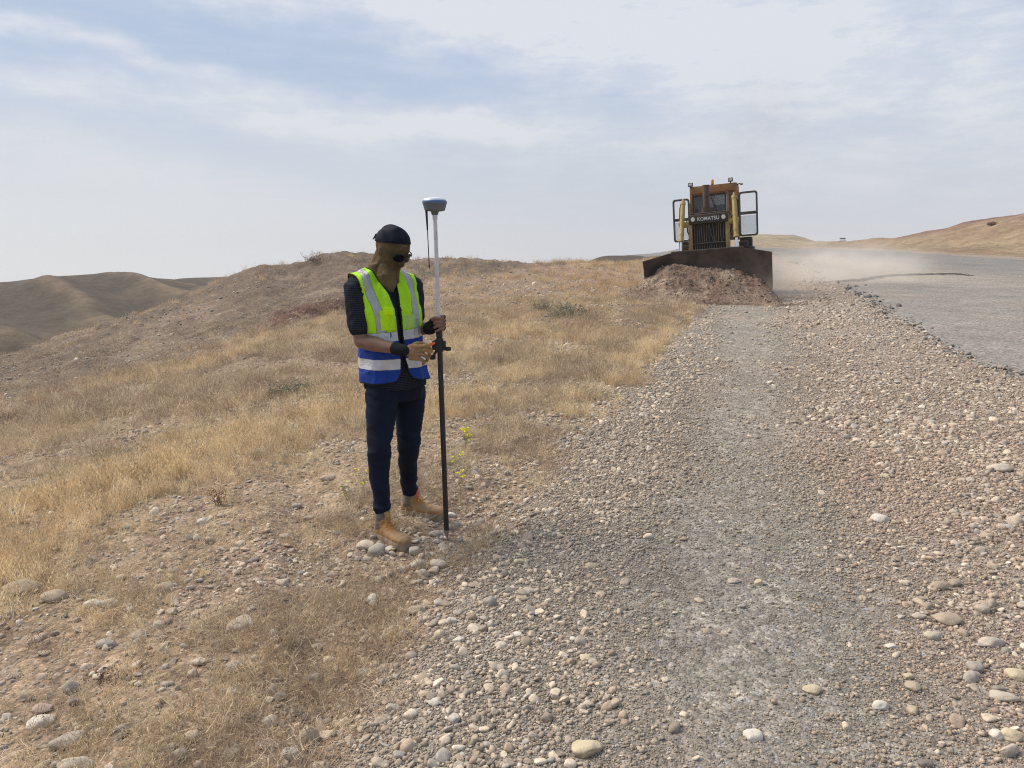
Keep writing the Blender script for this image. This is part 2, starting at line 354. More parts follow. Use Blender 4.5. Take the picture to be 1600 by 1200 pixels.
def ground_colour(X, Y, Z):
    n = len(X); r = np.hypot(X, Y); sh = m_shoulder(X, Y)
    c = np.tile(np.array([.235, .170, .120]), (n, 1))                             # dry soil and stubble
    c = lerp(c, (.30, .22, .15), sstep(-.3, .5, fbm(X, Y, .5, 4, 51))*.8)
    c = lerp(c, (.20, .155, .12), sstep(0, .6, fbm(X, Y, .28, 4, 52))*.8)
    ax = (X/np.maximum(Y, .5))
    mound = m_mound(X, Y)
    c = lerp(c, (.130, .096, .070), mound*.95)
    c = lerp(c, (.20, .15, .11), mound*sstep(.05, .5, fbm(X, Y, .7, 5, 53)))
    c = lerp(c, (.30, .22, .13), grassband(X, Y)*.8)
    c = lerp(c, (.115, .062, .045), np.clip(reddish(X, Y)*1.3, 0, 1))
    mid = sstep(22, 30, r)*(1-sstep(70, 100, r))*sstep(-.12, .05, ax)*(sh < 0)     # ridge behind, right of the mound
    c = lerp(c, (.27, .175, .125), mid*sstep(-.1, .35, fbm(X, Y, .25, 4, 57)))
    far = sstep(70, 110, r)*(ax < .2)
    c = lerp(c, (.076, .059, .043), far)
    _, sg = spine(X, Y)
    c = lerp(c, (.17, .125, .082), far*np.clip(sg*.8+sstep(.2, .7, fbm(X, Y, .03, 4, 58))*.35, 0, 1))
    rt = sstep(-2, 6, -m_asphr(X, Y))*(ax > .3)                                  # right hillside
    c = lerp(c, (.27, .20, .13), rt)
    el = Z-zroad(Y); redm = sstep(.20, .55, .5+.45*fbm(X, Y, .035, 5, 61)+.05*(el-4))
    c = lerp(c, (.20, .128, .096), rt*redm*sstep(1.0, 2.4, el))
    c = lerp(c, (.22, .15, .10), rt*sstep(.25, .55, fbm(X, Y, .11, 5, 62))*.7)
    c = lerp(c, (.30, .24, .16), sstep(150, 220, r)*(ax > .2)*(ax < .42))
    # the gravel shoulder
    g = sstep(-.12, .12, sh)*(1-rt)*(1-sstep(150, 220, r))
    gc = np.tile(np.array([.225, .198, .168]), (n, 1))
    gc = lerp(gc, (.29, .235, .185), sstep(-.1, .5, fbm(X*1., Y*.45, .55, 4, 65)))
    gc = lerp(gc, (.20, .185, .165), sstep(.0, .5, fbm(X, Y*.5, .6, 3, 66))*.7)
    gc = lerp(gc, (.285, .22, .17), sstep(1.7, 2.6, sh)*.7)
    gc = lerp(gc, (.25, .22, .185), np.exp(-((sh-1.30)/.42)**2)*.5)
    c = c*(1-g[:, None])+gc*g[:, None]
    return c
# ------------------------------------------------------------------ ground material
def ground_mat(name, kind):
    m = mat(name, (.3, .25, .2), .95, 0, .15); N = NT(m.node_tree); b = m.node_tree.nodes['Principled BSDF']
    at_ = N.new('ShaderNodeAttribute', attribute_name='col'); c = at_.outputs['Color']
    v = N.new('ShaderNodeTexCoord').outputs['Object']
    if kind == 'hill':
        f = N.m('MULTIPLY', N.ramp(N.noise(v, .25, 8, .65), .3, .7, .78, 1.2), N.ramp(N.noise(v, 1.6, 6, .7), .3, .7, .8, 1.2))
        f = N.m('MULTIPLY', f, N.ramp(N.noise(N.vscale(v, (.3, .3, 2.5)), 1.2, 5, .7), .3, .7, .9, 1.12))
        N.l.new(N.bright(c, f), b.inputs['Base Color'])
        N.l.new(N.bump(N.noise(v, .8, 8, .7), .5, .8), b.inputs['Normal']); return m
    vf = N.voro(v, 95, 'Color'); vm = N.voro(v, 38, 'Color'); vl = N.voro(v, 13, 'Color')
    sp = lambda q: N.new('ShaderNodeSeparateColor')
    def one(q, k=0):
        s = N.new('ShaderNodeSeparateColor'); N.l.new(q, s.inputs[0]); return s.outputs[k]
    f = N.m('MULTIPLY', N.ramp(one(vf), 0, 1, .72, 1.30, False), N.ramp(one(vm), 0, 1, .78, 1.26, False))
    big = N.ramp(one(vl, 1), .80, .95, 1, 1.35); f = N.m('MULTIPLY', f, big)
    f = N.m('MULTIPLY', f, N.ramp(N.noise(v, 2.2, 8, .7), .3, .7, .85, 1.15))
    c2 = N.bright(c, f)
    c2 = N.mix(N.m('MULTIPLY', N.ramp(one(vm, 2), .7, .9), .45 if kind == 'gravel' else .25), c2, N.bright(N.mix(.6, c, (.42, .41, .40)), f))
    N.l.new(c2, b.inputs['Base Color'])
    d1 = N.voro(v, 95, 'Distance'); d2 = N.voro(v, 38, 'Distance'); d3 = N.voro(v, 13, 'Distance')
    h = N.m('ADD', N.m('MULTIPLY', d1, -.25), N.m('ADD', N.m('MULTIPLY', d2, -.5), N.m('MULTIPLY', d3, -.9)))
    h = N.m('ADD', h, N.m('MULTIPLY', N.noise(v, 5, 8, .7), 1.6))
    N.l.new(N.bump(h, .018, .9), b.inputs['Normal'])
    return m
M_GROUND = ground_mat('dry_soil', 'soil'); M_GRAVEL = ground_mat('road_gravel', 'gravel'); M_HILL = ground_mat('hill_soil', 'hill')
# ------------------------------------------------------------------ the land as one polar sheet, cut in ground, shoulder and hills
thv = np.concatenate([np.linspace(-math.pi, -.80, 50, endpoint=False), np.linspace(-.80, .80, 900), np.linspace(.80, math.pi, 51)[1:]])
rv = np.exp(np.concatenate([[math.log(.02), math.log(.4), math.log(.8)], np.linspace(math.log(1.2), math.log(60), 560), np.linspace(math.log(60), math.log(900), 240)[1:]]))
TT, RR = np.meshgrid(thv, rv, indexing='ij'); GX = (RR*np.sin(TT)).ravel(); GY = (RR*np.cos(TT)).ravel()
thc = np.clip(TT.ravel(), -1.1, .95); back = np.abs(TT.ravel()) > 1.3
GZ = height(GX, GY)
GZ[back] = (height(RR.ravel()*np.sin(thc), RR.ravel()*np.cos(thc))*.4)[back]
HOLES = []
V = np.stack([GX, GY, GZ], 1); ni, nj = TT.shape
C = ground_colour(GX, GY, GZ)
ctr = lambda A: (A.reshape(ni, nj)[:-1, :-1]+A.reshape(ni, nj)[1:, 1:]).ravel()/2
cx, cy = ctr(GX), ctr(GY); cr = np.hypot(cx, cy)
ishill = (cr > 62) & ~((m_shoulder(cx, cy) > -1) & (m_asphr(cx, cy) > -3) & (cr < 240))
isgrav = (~ishill) & (m_shoulder(cx, cy) > -.03) & (m_asphr(cx, cy) > 0) & (cy > -3)
isgrd = ~(ishill | isgrav)
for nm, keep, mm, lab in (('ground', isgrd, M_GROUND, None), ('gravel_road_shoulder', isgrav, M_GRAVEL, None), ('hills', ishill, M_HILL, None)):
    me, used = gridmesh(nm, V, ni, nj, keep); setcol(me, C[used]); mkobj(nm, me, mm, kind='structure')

# ------------------------------------------------------------------ old asphalt, a sheet with a broken edge lying 4 cm proud
def asphalt():
    ys = np.exp(np.linspace(math.log(2.0), math.log(235), 420)); us = np.concatenate([np.linspace(0, .06, 14, endpoint=False), np.linspace(.06, 1, 60)])
    Yg, Ug = np.meshgrid(ys, us, indexing='ij'); Yf = Yg.ravel(); Uf = Ug.ravel()
    x0 = edgex(ASP, Yf); w0 = np.clip(Yf/14, .6, 3)
    x0 = x0-fbm(x0, Yf, 1.4, 4, 9)*.22*w0+fbm(x0*1.0, Yf, 4, 3, 10)*.08*np.clip(Yf/14, .6, 1.5)
    x1 = edgex(ARP, Yf)+fbm(x0, Yf, .4, 4, 22)*.8*np.clip(Yf/80, .1, 1)
    X = x0+(x1-x0)*Uf; d = X-x0; z = height(X, Yf)
    lift = .028*sstep(0, .05, d)*sstep(0, .4, x1-X)
    crk = np.array([hitroad(*p) for p in [(1290, 441), (1330, 440), (1347, 439.5), (1383, 433), (1431, 430), (1487, 429), (1520, 432)]])
    z2 = z+lift-.006+fbm(X, Yf, .5, 3, 23)*.015
    V = np.stack([X, Yf, z2], 1); me, used = gridmesh('road', V, len(ys), len(us))
    c = np.tile(np.array([.235, .215, .19]), (len(X), 1))
    c = lerp(c, (.165, .158, .152), sstep(30, 50, Yf)*(.6+.4*sstep(-.3, .4, fbm(X, Yf*.5, .25, 4, 24))))
    c = lerp(c, (.30, .25, .20), sstep(.1, .5, fbm(X, Yf, .35, 4, 25))*.35*(1-sstep(1.0, 6, d)*.6))
    c = lerp(c, (.26, .225, .18), (1-sstep(.2, 1.2, x1-X))*.8)
    c = lerp(c, (.34, .28, .22), np.exp(-((d-4)/3.5)**2)*sstep(26, 34, Yf)*(1-sstep(60, 90, Yf))*.8)
    setcol(me, c[used])
    m = mat('old_asphalt', (.2, .2, .2), .9, 0, .25); N = NT(m.node_tree); b = m.node_tree.nodes['Principled BSDF']
    cc = N.new('ShaderNodeAttribute', attribute_name='col').outputs['Color']; v = N.new('ShaderNodeTexCoord').outputs['Object']
    s = N.new('ShaderNodeSeparateColor'); N.l.new(N.voro(v, 60, 'Color'), s.inputs[0])
    s2 = N.new('ShaderNodeSeparateColor'); N.l.new(N.voro(v, 22, 'Color'), s2.inputs[0])
    f = N.m('MULTIPLY', N.ramp(s.outputs[0], 0, 1, .62, 1.42, False), N.ramp(s2.outputs[0], 0, 1, .66, 1.38, False))
    f = N.m('MULTIPLY', f, N.ramp(N.noise(v, .8, 8, .7), .3, .7, .86, 1.14))
    N.l.new(N.bright(cc, f), b.inputs['Base Color'])
    N.l.new(N.bump(N.m('ADD', N.voro(v, 60, 'Distance'), N.m('MULTIPLY', N.noise(v, 9, 6, .7), -1.5)), .008, .8), b.inputs['Normal'])
    road = mkobj('road', me, m, kind='structure')
    # dark broken lip of the upper layer: a thin ragged ridge that follows the crack
    P = []; t = np.linspace(0, 1, 160); k = np.linspace(0, 1, len(crk))
    cxs = np.interp(t, k, crk[:, 0])+fbm(t*40, t*0, 1, 3, 81)*.15; cys = np.interp(t, k, crk[:, 1])+fbm(t*40, t*0+5, 1, 3, 82)*.35
    vs = []; fs = []
    for i in range(len(t)):
        w = (.20+.12*vnoise(i*.4, 3., 5))*(math.sin(math.pi*min(1, max(0, t[i])))**.4+.02); h = .05+.05*float(vnoise(i*.5, 9., 6))
        z = hz(cxs[i], cys[i])+.03
        for dy, dz in ((-w, -.03), (-w*.5, h*math.sin(math.pi*t[i])**.4), (w*.4, h*.7*math.sin(math.pi*t[i])**.4), (w, -.03)): vs.append((cxs[i], cys[i]+dy*1.6, z+dz))
    for i in range(len(t)-1):
        for j in range(3): a = i*4+j; fs.append((a, a+1, a+5, a+4))
    mk = worn('fresh_asphalt_edge', (.045, .04, .038), (.09, .08, .07), 5, .9, bump=.01)
    o = mkobj('asphalt_crack', pymesh('asphalt_crack', vs, fs), mk, kind='structure')
    return road
ROAD = asphalt()

# ------------------------------------------------------------------ pebbles, cobbles: shapes made once, strewn by geometry nodes
def stone_mesh(seed, sub=2, flat=.6, rough=.10, angular=0.):
    rs = random.Random(seed); bm = bmesh.new(); bmesh.ops.create_icosphere(bm, subdivisions=sub, radius=.5)
    ax = (1, rs.uniform(.62, .95), rs.uniform(flat*.8, flat*1.15))
    pl = [(Vector((rs.gauss(0, 1), rs.gauss(0, 1), rs.gauss(0, 1))).normalized(), rs.uniform(.30, .44)) for _ in range(3+int(6*angular))]
    ph = [rs.uniform(0, 6.3) for _ in range(9)]
    for v in bm.verts:
        p = v.co.copy(); n = p.normalized()
        k = 1+rough*(math.sin(2.1*n.x*2+ph[0])+math.sin(2.3*n.y*2+ph[1])+math.sin(1.9*n.z*2+ph[2])+.5*math.sin(5*n.x+3*n.y+ph[3])+.4*math.sin(6*n.z-4*n.x+ph[4]))*.5
        p *= k
        for q, d in pl:
            e = p.dot(q)-d
            if e > 0: p -= q*e*(.55+.4*angular)
        v.co = Vector((p.x*ax[0], p.y*ax[1], p.z*ax[2]))
    me = bpy.data.meshes.new('stone'); bm.to_mesh(me); bm.free()
    me.polygons.foreach_set('use_smooth', [angular < .7]*len(me.polygons))
    return me
M_STONE = mat('pebble_stone', (.4, .36, .32), .85, 0, .25)
N = NT(M_STONE.node_tree); b = M_STONE.node_tree.nodes['Principled BSDF']
ai = N.new('ShaderNodeAttribute', attribute_name='tint', attribute_type='INSTANCER')
v = N.new('ShaderNodeTexCoord').outputs['Object']
f_ = N.m('MULTIPLY', N.ramp(N.noise(v, 3.5, 5, .7), .3, .7, .8, 1.18), N.ramp(N.noise(v, 14, 4, .7), .3, .7, .9, 1.1))
N.l.new(N.bright(ai.outputs['Color'], f_), b.inputs['Base Color'])
def proto_col(name, meshes, material):
    c = bpy.data.collections.new(name)
    for i, me in enumerate(meshes):
        if material: me.materials.append(material)
        o = bpy.data.objects.new('%s_shape' % name, me); c.objects.link(o)
    return c
def scatter(name, P, rot, scl, idx, tint, pc, **k):
    me = bpy.data.meshes.new(name); n = len(P); me.vertices.add(n); me.vertices.foreach_set('co', np.asarray(P, np.float32).ravel())
    for nm, typ, key, d in (('rot', 'FLOAT_VECTOR', 'vector', rot), ('scl', 'FLOAT_VECTOR', 'vector', scl), ('idx', 'INT', 'value', idx)):
        a = me.attributes.new(nm, typ, 'POINT'); a.data.foreach_set(key, np.asarray(d, np.int32 if typ == 'INT' else np.float32).ravel())
    a = me.attributes.new('tint', 'FLOAT_COLOR', 'POINT'); t = np.ones((n, 4), np.float32); t[:, :3] = tint; a.data.foreach_set('color', t.ravel())
    o = mkobj(name, me, **k)
    g = bpy.data.node_groups.new(name+'_nodes', 'GeometryNodeTree')
    g.interface.new_socket('Geometry', in_out='INPUT', socket_type='NodeSocketGeometry'); g.interface.new_socket('Geometry', in_out='OUTPUT', socket_type='NodeSocketGeometry')
    gi = g.nodes.new('NodeGroupInput'); go = g.nodes.new('NodeGroupOutput'); ip = g.nodes.new('GeometryNodeInstanceOnPoints')
    ci = g.nodes.new('GeometryNodeCollectionInfo'); ci.inputs['Collection'].default_value = pc; ci.inputs['Separate Children'].default_value = True; ci.inputs['Reset Children'].default_value = True
    def na(nm, typ):
        q = g.nodes.new('GeometryNodeInputNamedAttribute'); q.data_type = typ; q.inputs[0].default_value = nm; return q.outputs[0]
    L = g.links.new
    L(gi.outputs[0], ip.inputs['Points']); L(ci.outputs[0], ip.inputs['Instance']); ip.inputs['Pick Instance'].default_value = True
    L(na('idx', 'INT'), ip.inputs['Instance Index']); L(na('rot', 'FLOAT_VECTOR'), ip.inputs['Rotation']); L(na('scl', 'FLOAT_VECTOR'), ip.inputs['Scale'])
    L(ip.outputs[0], go.inputs[0])
    md = o.modifiers.new('scatter', 'NODES'); md.node_group = g
    return o
rng = np.random.default_rng(11)
PC_FINE = proto_col('fine_pebble', [stone_mesh(i, 1, .62, .12) for i in range(6)], M_STONE)
PC_BIG = proto_col('cobble', [stone_mesh(20+i, 3, .58, .14, 0 if i < 7 else .8) for i in range(10)], M_STONE)
def sample(n, r0, r1, a0=-.84, a1=.84, power=1.0):
    """points in the wedge in front of the camera; power 1 = even per area"""
    u = rng.random(n); r = (r0**(2*power)+u*(r1**(2*power)-r0**(2*power)))**(1/(2*power)) if power else r0*(r1/r0)**u
    th = rng.uniform(a0, a1, n); return r*np.sin(th), r*np.cos(th)
PALETTE = np.array([[.52, .48, .43], [.42, .38, .33], [.36, .31, .26], [.30, .28, .26], [.60, .56, .50], [.44, .39, .33], [.24, .22, .20], [.38, .31, .26], [.56, .50, .42], [.34, .34, .34]])
def tints(n, k=1., dusty=.25):
    c = PALETTE[rng.integers(0, len(PALETTE), n)]*k*np.array([1.07, 1.0, .91]); c = c*rng.uniform(.66, 1.30, (n, 1))
    return c*(1-dusty)+np.array([.36, .30, .24])*dusty
def strew(name, X, Y, size, pc, npc, label=None, tint=None, sink=.22, tilt=.35, **k):
    n = len(X); Z = height(X, Y); asp = m_asph(X, Y); Z = Z+np.where((asp > 0) & (m_asphr(X, Y) > 0), .028, 0)
    P = np.stack([X, Y, Z+size*(.30-sink)], 1)
    rot = np.stack([rng.normal(0, tilt, n), rng.normal(0, tilt, n), rng.uniform(0, 6.28, n)], 1)
    scl = size[:, None]*rng.uniform(.8, 1.2, (n, 3))
    return scatter(name, P, rot, scl, rng.integers(0, npc, n), tints(n) if tint is None else tint, pc, **k)
def thin(X, Y, prob):
    kk = rng.random(len(X)) < prob; return X[kk], Y[kk]
# fine gravel of the shoulder
X1, Y1 = sample(900000, 1.5, 15, -.62, .84, .42)
sh = m_shoulder(X1, Y1); keep = sstep(-.35, .15, sh)*(1-sstep(-.1, .3, m_asph(X1, Y1)))
clump = (.40+.60*sstep(-.35, .35, fbm(X1, Y1, 1.1, 4, 91)+.9*np.exp(-((sh-.45)/.6)**2)))*(1-.62*np.exp(-((sh-1.30+.25*fbm(X1, Y1, .5, 2, 93))/.42)**2))
X1, Y1 = thin(X1, Y1, keep*clump*(1-sstep(6, 15, np.hypot(X1, Y1)+fbm(X1, Y1, .7, 3, 92)*2)))
r1 = np.hypot(X1, Y1)
s1 = (1-.25*np.exp(-((m_shoulder(X1, Y1)-1.3)/.5)**2))*np.clip(rng.lognormal(math.log(.0062), .55, len(X1)), .0035, .030)*np.clip(r1/3.2, 1, 1.8)
strew('gravel', X1, Y1, s1, PC_FINE, 6, kind='stuff', label='fine grey and tan gravel covering the road shoulder', tint=tints(len(X1), .80, .35)*np.where((m_shoulder(X1, Y1) > 1.9+.3*fbm(X1, Y1, .8, 3, 94))[:, None], np.array([1.03, .95, .89]), np.array([.95, .93, .90])), sink=.16)
# rounded pebbles: dense along the shoulder's left margin, loose elsewhere
X2, Y2 = sample(230000, 1.5, 26, -.84, .84, .45)
sh = m_shoulder(X2, Y2); a2 = m_asph(X2, Y2); r2 = np.hypot(X2, Y2)
marg = np.exp(-((sh-.30)/.42)**2); cob = sstep(1.7, 3.0, sh+.05*Y2)*(a2 < .1)*(.3+.7*sstep(-.3, .3, fbm(X2, Y2, .9, 3, 95)))
pr = np.where(sh > -.1, .012+.95*marg+.75*cob, (.25+.65*sstep(-.1, .4, fbm(X2, Y2, .8, 4, 96)))*(1-.7*m_mound(X2, Y2))+.7*np.exp(-((sh+.1)/.4)**2))
pr = pr*(1-.96*sstep(-.05, .2, a2))
X2, Y2 = thin(X2, Y2, np.clip(pr, 0, 1)); n2 = len(X2); r2 = np.hypot(X2, Y2)
s2 = np.clip(rng.lognormal(math.log(.0155), .52, n2), .006, .055)*np.clip(r2/5, 1, 1.5)*np.where(m_shoulder(X2, Y2) > 0, np.where(m_shoulder(X2, Y2) > 1.8, 1.08, 1.0), 1)
gr = m_shoulder(X2, Y2) > 0
strew('pebbles', X2, Y2, s2, PC_BIG, 10, kind='stuff', label='rounded river pebbles strewn over shoulder and dry slope', tint=tints(n2, 1.0, .25)*np.array([1.0, .98, .94]), sink=.2)
# cobbles farther off
X3, Y3 = sample(42000, 3.0, 48, -.84, .84, .5)
sh = m_shoulder(X3, Y3); a3 = m_asph(X3, Y3); r3 = np.hypot(X3, Y3)
pr = np.where(sh > 0, .03+.95*sstep(1.9, 3.2, sh)*(a3 < 0), .15+.85*sstep(.0, .4, fbm(X3, Y3, .45, 4, 97))); pr = pr*(1-.97*sstep(-.05, .2, a3))
pr = pr*(1-.8*grassband(X3, Y3))*(1-.68*m_mound(X3, Y3))
X3, Y3 = thin(X3, Y3, np.clip(pr, 0, 1)); n3 = len(X3); r3 = np.hypot(X3, Y3)
pass; s3 = np.clip(rng.lognormal(math.log(.048), .35, n3), .03, .13)*np.clip(r3/14, .8, 1.5)
strew('cobble_gravel', X3, Y3, s3*(1-.25*m_mound(X3, Y3)), PC_BIG, 10, kind='stuff', label='pale cobbles lying thick over slope and shoulder', tint=tints(n3, 1.0, .35)*(1-.3*m_mound(X3, Y3))[:, None], sink=.24)

# broken lumps of asphalt along the torn edge
n = 1700; t_ = rng.random(n); Y4 = 6*(60/6.)**t_; X4 = edgex(ASP, Y4); X4 = X4-fbm(X4, Y4, 1.4, 4, 9)*.22*np.clip(Y4/14, .6, 3)+rng.normal(-.03, .10, n)*np.clip(Y4/12, .8, 2.5)
X4, Y4 = thin(X4, Y4, .15+.85*sstep(-.2, .3, fbm(X4, Y4, .8, 3, 99))); n = len(X4)
s4 = np.clip(rng.lognormal(math.log(.035), .55, n), .015, .13)*np.clip(Y4/14, .8, 1.8)
strew('asphalt_rubble', X4, Y4, s4, PC_BIG, 10, kind='stuff', label='dark broken lumps along the torn asphalt edge', tint=np.array([(.16, .15, .135), (.23, .21, .185), (.29, .26, .225), (.12, .11, .10)])[rng.integers(0, 4, n)], sink=.22)
# ------------------------------------------------------------------ dry grass and weeds
def ribbon(vs, fs, pts, w, twist=0.):
    """a flat tapering blade through pts"""
    side = Vector((math.cos(twist), math.sin(twist), 0)); n0 = len(vs); n = len(pts)
    for i, p in enumerate(pts):
        ww = w*(1-i/(n-1))**.7*.5
        if i == n-1: vs.append(tuple(p))
        else: vs.append(tuple(p-side*ww)); vs.append(tuple(p+side*ww))
    for i in range(n-2): a = n0+2*i; fs.append((a, a+1, a+3, a+2))
    a = n0+2*(n-2); fs.append((a, a+1, a+2))
def straw_tuft(seed, n=38, h=.24, spread=.07, w=.0022, heads=True):
    rs = random.Random(seed); vs = []; fs = []
    for _ in range(n):
        a = rs.uniform(0, 6.28); r0 = spread*math.sqrt(rs.random()); p = Vector((r0*math.cos(a), r0*math.sin(a), -.01))
        L = h*rs.uniform(.45, 1.1); la = rs.uniform(0, 6.28); lean = rs.uniform(.05, .55); bend = rs.uniform(.05, .7); pts = [p.copy()]
        for k in range(4):
            t = lean+bend*k/3; d = Vector((math.cos(la)*math.sin(t), math.sin(la)*math.sin(t), math.cos(t))); p = p+d*L/4; pts.append(p.copy())
        ribbon(vs, fs, pts, w*rs.uniform(.7, 1.4), rs.uniform(0, 3.14))
        if heads and rs.random() < .45:      # seed head: a few short bristles
            for _ in range(4):
                q = p+Vector((rs.uniform(-1, 1), rs.uniform(-1, 1), rs.uniform(-.2, 1.6)))*.012
                ribbon(vs, fs, [pts[-2].lerp(p, .6), p.lerp(q, .5), q], .004, rs.uniform(0, 3.14))
    return pymesh('tuft', vs, fs, False)
def scrub_tuft(seed, n=46, h=.09, spread=.13, w=.0022):
    """low tangle of broken stems"""
    rs = random.Random(seed); vs = []; fs = []
    for _ in range(n):
        a = rs.uniform(0, 6.28); r0 = spread*math.sqrt(rs.random()); p = Vector((r0*math.cos(a), r0*math.sin(a), rs.uniform(-.005, h*.35)))
        d = Vector((rs.gauss(0, 1), rs.gauss(0, 1), rs.uniform(.0, 1.0))).normalized(); pts = [p.copy()]
        L = rs.uniform(.05, .16)
        for k in range(3):
            d = (d+Vector((rs.gauss(0, .35), rs.gauss(0, .35), rs.gauss(-.05, .3)))).normalized(); p = p+d*L/3
            if p.z < .002: p.z = .002
            pts.append(p.copy())
            if k < 2 and rs.random() < .5:
                e = (d+Vector((rs.gauss(0, .8), rs.gauss(0, .8), rs.gauss(.2, .5)))).normalized()
                ribbon(vs, fs, [p.copy(), p+e*L*.2, p+e*L*.38], w*.9, rs.uniform(0, 3.14))
        ribbon(vs, fs, pts, w*rs.uniform(.6, 1.5), rs.uniform(0, 3.14))
    return pymesh('scrub', vs, fs, False)
M_STRAW = mat('dry_straw', (.5, .4, .2), .8, 0, .2)
N = NT(M_STRAW.node_tree); b = M_STRAW.node_tree.nodes['Principled BSDF']
ai = N.new('ShaderNodeAttribute', attribute_name='tint', attribute_type='INSTANCER')
v = N.new('ShaderNodeTexCoord').outputs['Object']
col_ = N.bright(ai.outputs['Color'], N.ramp(N.noise(v, 28, 3, .6), .3, .7, .72, 1.25))
N.l.new(col_, b.inputs['Base Color'])
tr = N.new('ShaderNodeBsdfTranslucent'); N.l.new(col_, tr.inputs['Color']); mx = N.new('ShaderNodeMixShader'); mx.inputs[0].default_value = .3
outm = [n for n in N.n if n.type == 'OUTPUT_MATERIAL'][0]
N.l.new(b.outputs[0], mx.inputs[1]); N.l.new(tr.outputs[0], mx.inputs[2]); N.l.new(mx.outputs[0], outm.inputs[0])
PC_STRAW = proto_col('straw', [straw_tuft(i, 26, .23+.03*(i % 3), .07, .0032) for i in range(6)], M_STRAW)
PC_SCRUB = proto_col('scrub', [scrub_tuft(40+i, 40, .10, .12, .0032) for i in range(7)], M_STRAW)
PC_FAR = proto_col('far_straw', [straw_tuft(60+i, 24, .22, .16, .008, False) for i in range(4)], M_STRAW)
def tufts(name, X, Y, size, pc, npc, tint, tilt=.12, **k):
    n = len(X); P = np.stack([X, Y, height(X, Y)], 1)
    rot = np.stack([rng.normal(0, tilt, n), rng.normal(0, tilt, n), rng.uniform(0, 6.28, n)], 1)
    scl = size[:, None]*np.stack([np.ones(n), np.ones(n), rng.uniform(.7, 1.25, n)], 1)
    return scatter(name, P, rot, scl, rng.integers(0, npc, n), tint, pc, **k)
def gt(n, cols, jit=.14):
    c = np.array(cols)[rng.integers(0, len(cols), n)]; return c*rng.uniform(1-jit, 1+jit, (n, 1))
PERSON_SPOTS = [(-.66, 4.0), (-.60, 3.92), (-.60, 4.45), (-.48, 4.42), (-.385, 4.14)]
def clear(X, Y, rad=.20):
    k = np.ones(len(X))
    for x, y in PERSON_SPOTS: k *= (np.hypot(X-x, Y-y) > rad)
    return k
# tall yellow straw in strips
X, Y = sample(80000, 1.7, 15, -.84, .75, .62); sh = m_shoulder(X, Y)
gb = grassband(X, Y)
pr = (gb*.95+.15+.34*sstep(-.1, .35, fbm(X, Y, .9, 3, 101)))*(1-sstep(-.22, -.04, sh))*(.08+.92*sstep(-.2, .4, fbm(X, Y, 2.2, 3, 102)))*clear(X, Y)
X, Y = thin(X, Y, np.clip(pr, 0, 1)); n = len(X)
tufts('dry_grass', X, Y, rng.uniform(.35, .95, n)*np.clip(.42+.52*grassband(X, Y), .40, .95), PC_STRAW, 6, gt(n, [(.82, .64, .40), (.90, .76, .51), (.64, .49, .30), (.86, .72, .48), (.44, .33, .21)], .2), kind='stuff', label='tall yellow dry grass growing in strips on the slope')
# low brown scrub everywhere off the road
X, Y = sample(60000, 1.5, 22, -.84, .75, .6); sh = m_shoulder(X, Y); r = np.hypot(X, Y)
pr = (.12+.74*sstep(-.15, .35, fbm(X, Y, 1.3, 4, 105)))*(1-sstep(-.30, .02, sh+fbm(X, Y, 2.2, 3, 106)*.25))*(.2+.8*(1-grassband(X, Y)))*clear(X, Y, .16)
pr = pr*np.where((r < 3.2), .8, 1)*(1-.85*m_mound(X, Y))
X, Y = thin(X, Y, np.clip(pr, 0, 1)); n = len(X)
tufts('dead_weeds', X, Y, rng.uniform(.55, 1.15, n)*np.clip(np.hypot(X, Y)/7, .75, 1.5), PC_SCRUB, 7, gt(n, [(.50, .38, .25), (.36, .27, .19), (.74, .61, .43), (.42, .31, .21), (.26, .20, .15), (.52, .44, .30)]), kind='stuff', label='low brown tangle of dead weeds covering the slope')
# farther grass, to the ridge and below the right hill
X, Y = sample(60000, 13, 70, -.84, .80, .7); sh = m_shoulder(X, Y); ar = m_asphr(X, Y); r = np.hypot(X, Y); ax = X/Y
mound = m_mound(X, Y)
pr = np.where(sh < 0, (.16+.9*grassband(X, Y)+.45*sstep(-.1, .4, fbm(X, Y, .4, 4, 108)))*(1-.74*mound), np.where(ar < -.6, .8, 0))*(1-sstep(-.4, -.1, sh)*(ar > -.6))
pr = pr*(1-.8*reddish(X, Y))
X, Y = thin(X, Y, np.clip(pr, 0, 1)); n = len(X)
tufts('far_dry_grass', X, Y, rng.uniform(.5, 1.15, n)*np.clip(np.hypot(X, Y)/26, .8, 1.6), PC_FAR, 4, gt(n, [(.70, .52, .31), (.56, .41, .25), (.40, .29, .19), (.76, .59, .37)]), kind='stuff', label='dry grass thinning out over ridge and far verge')

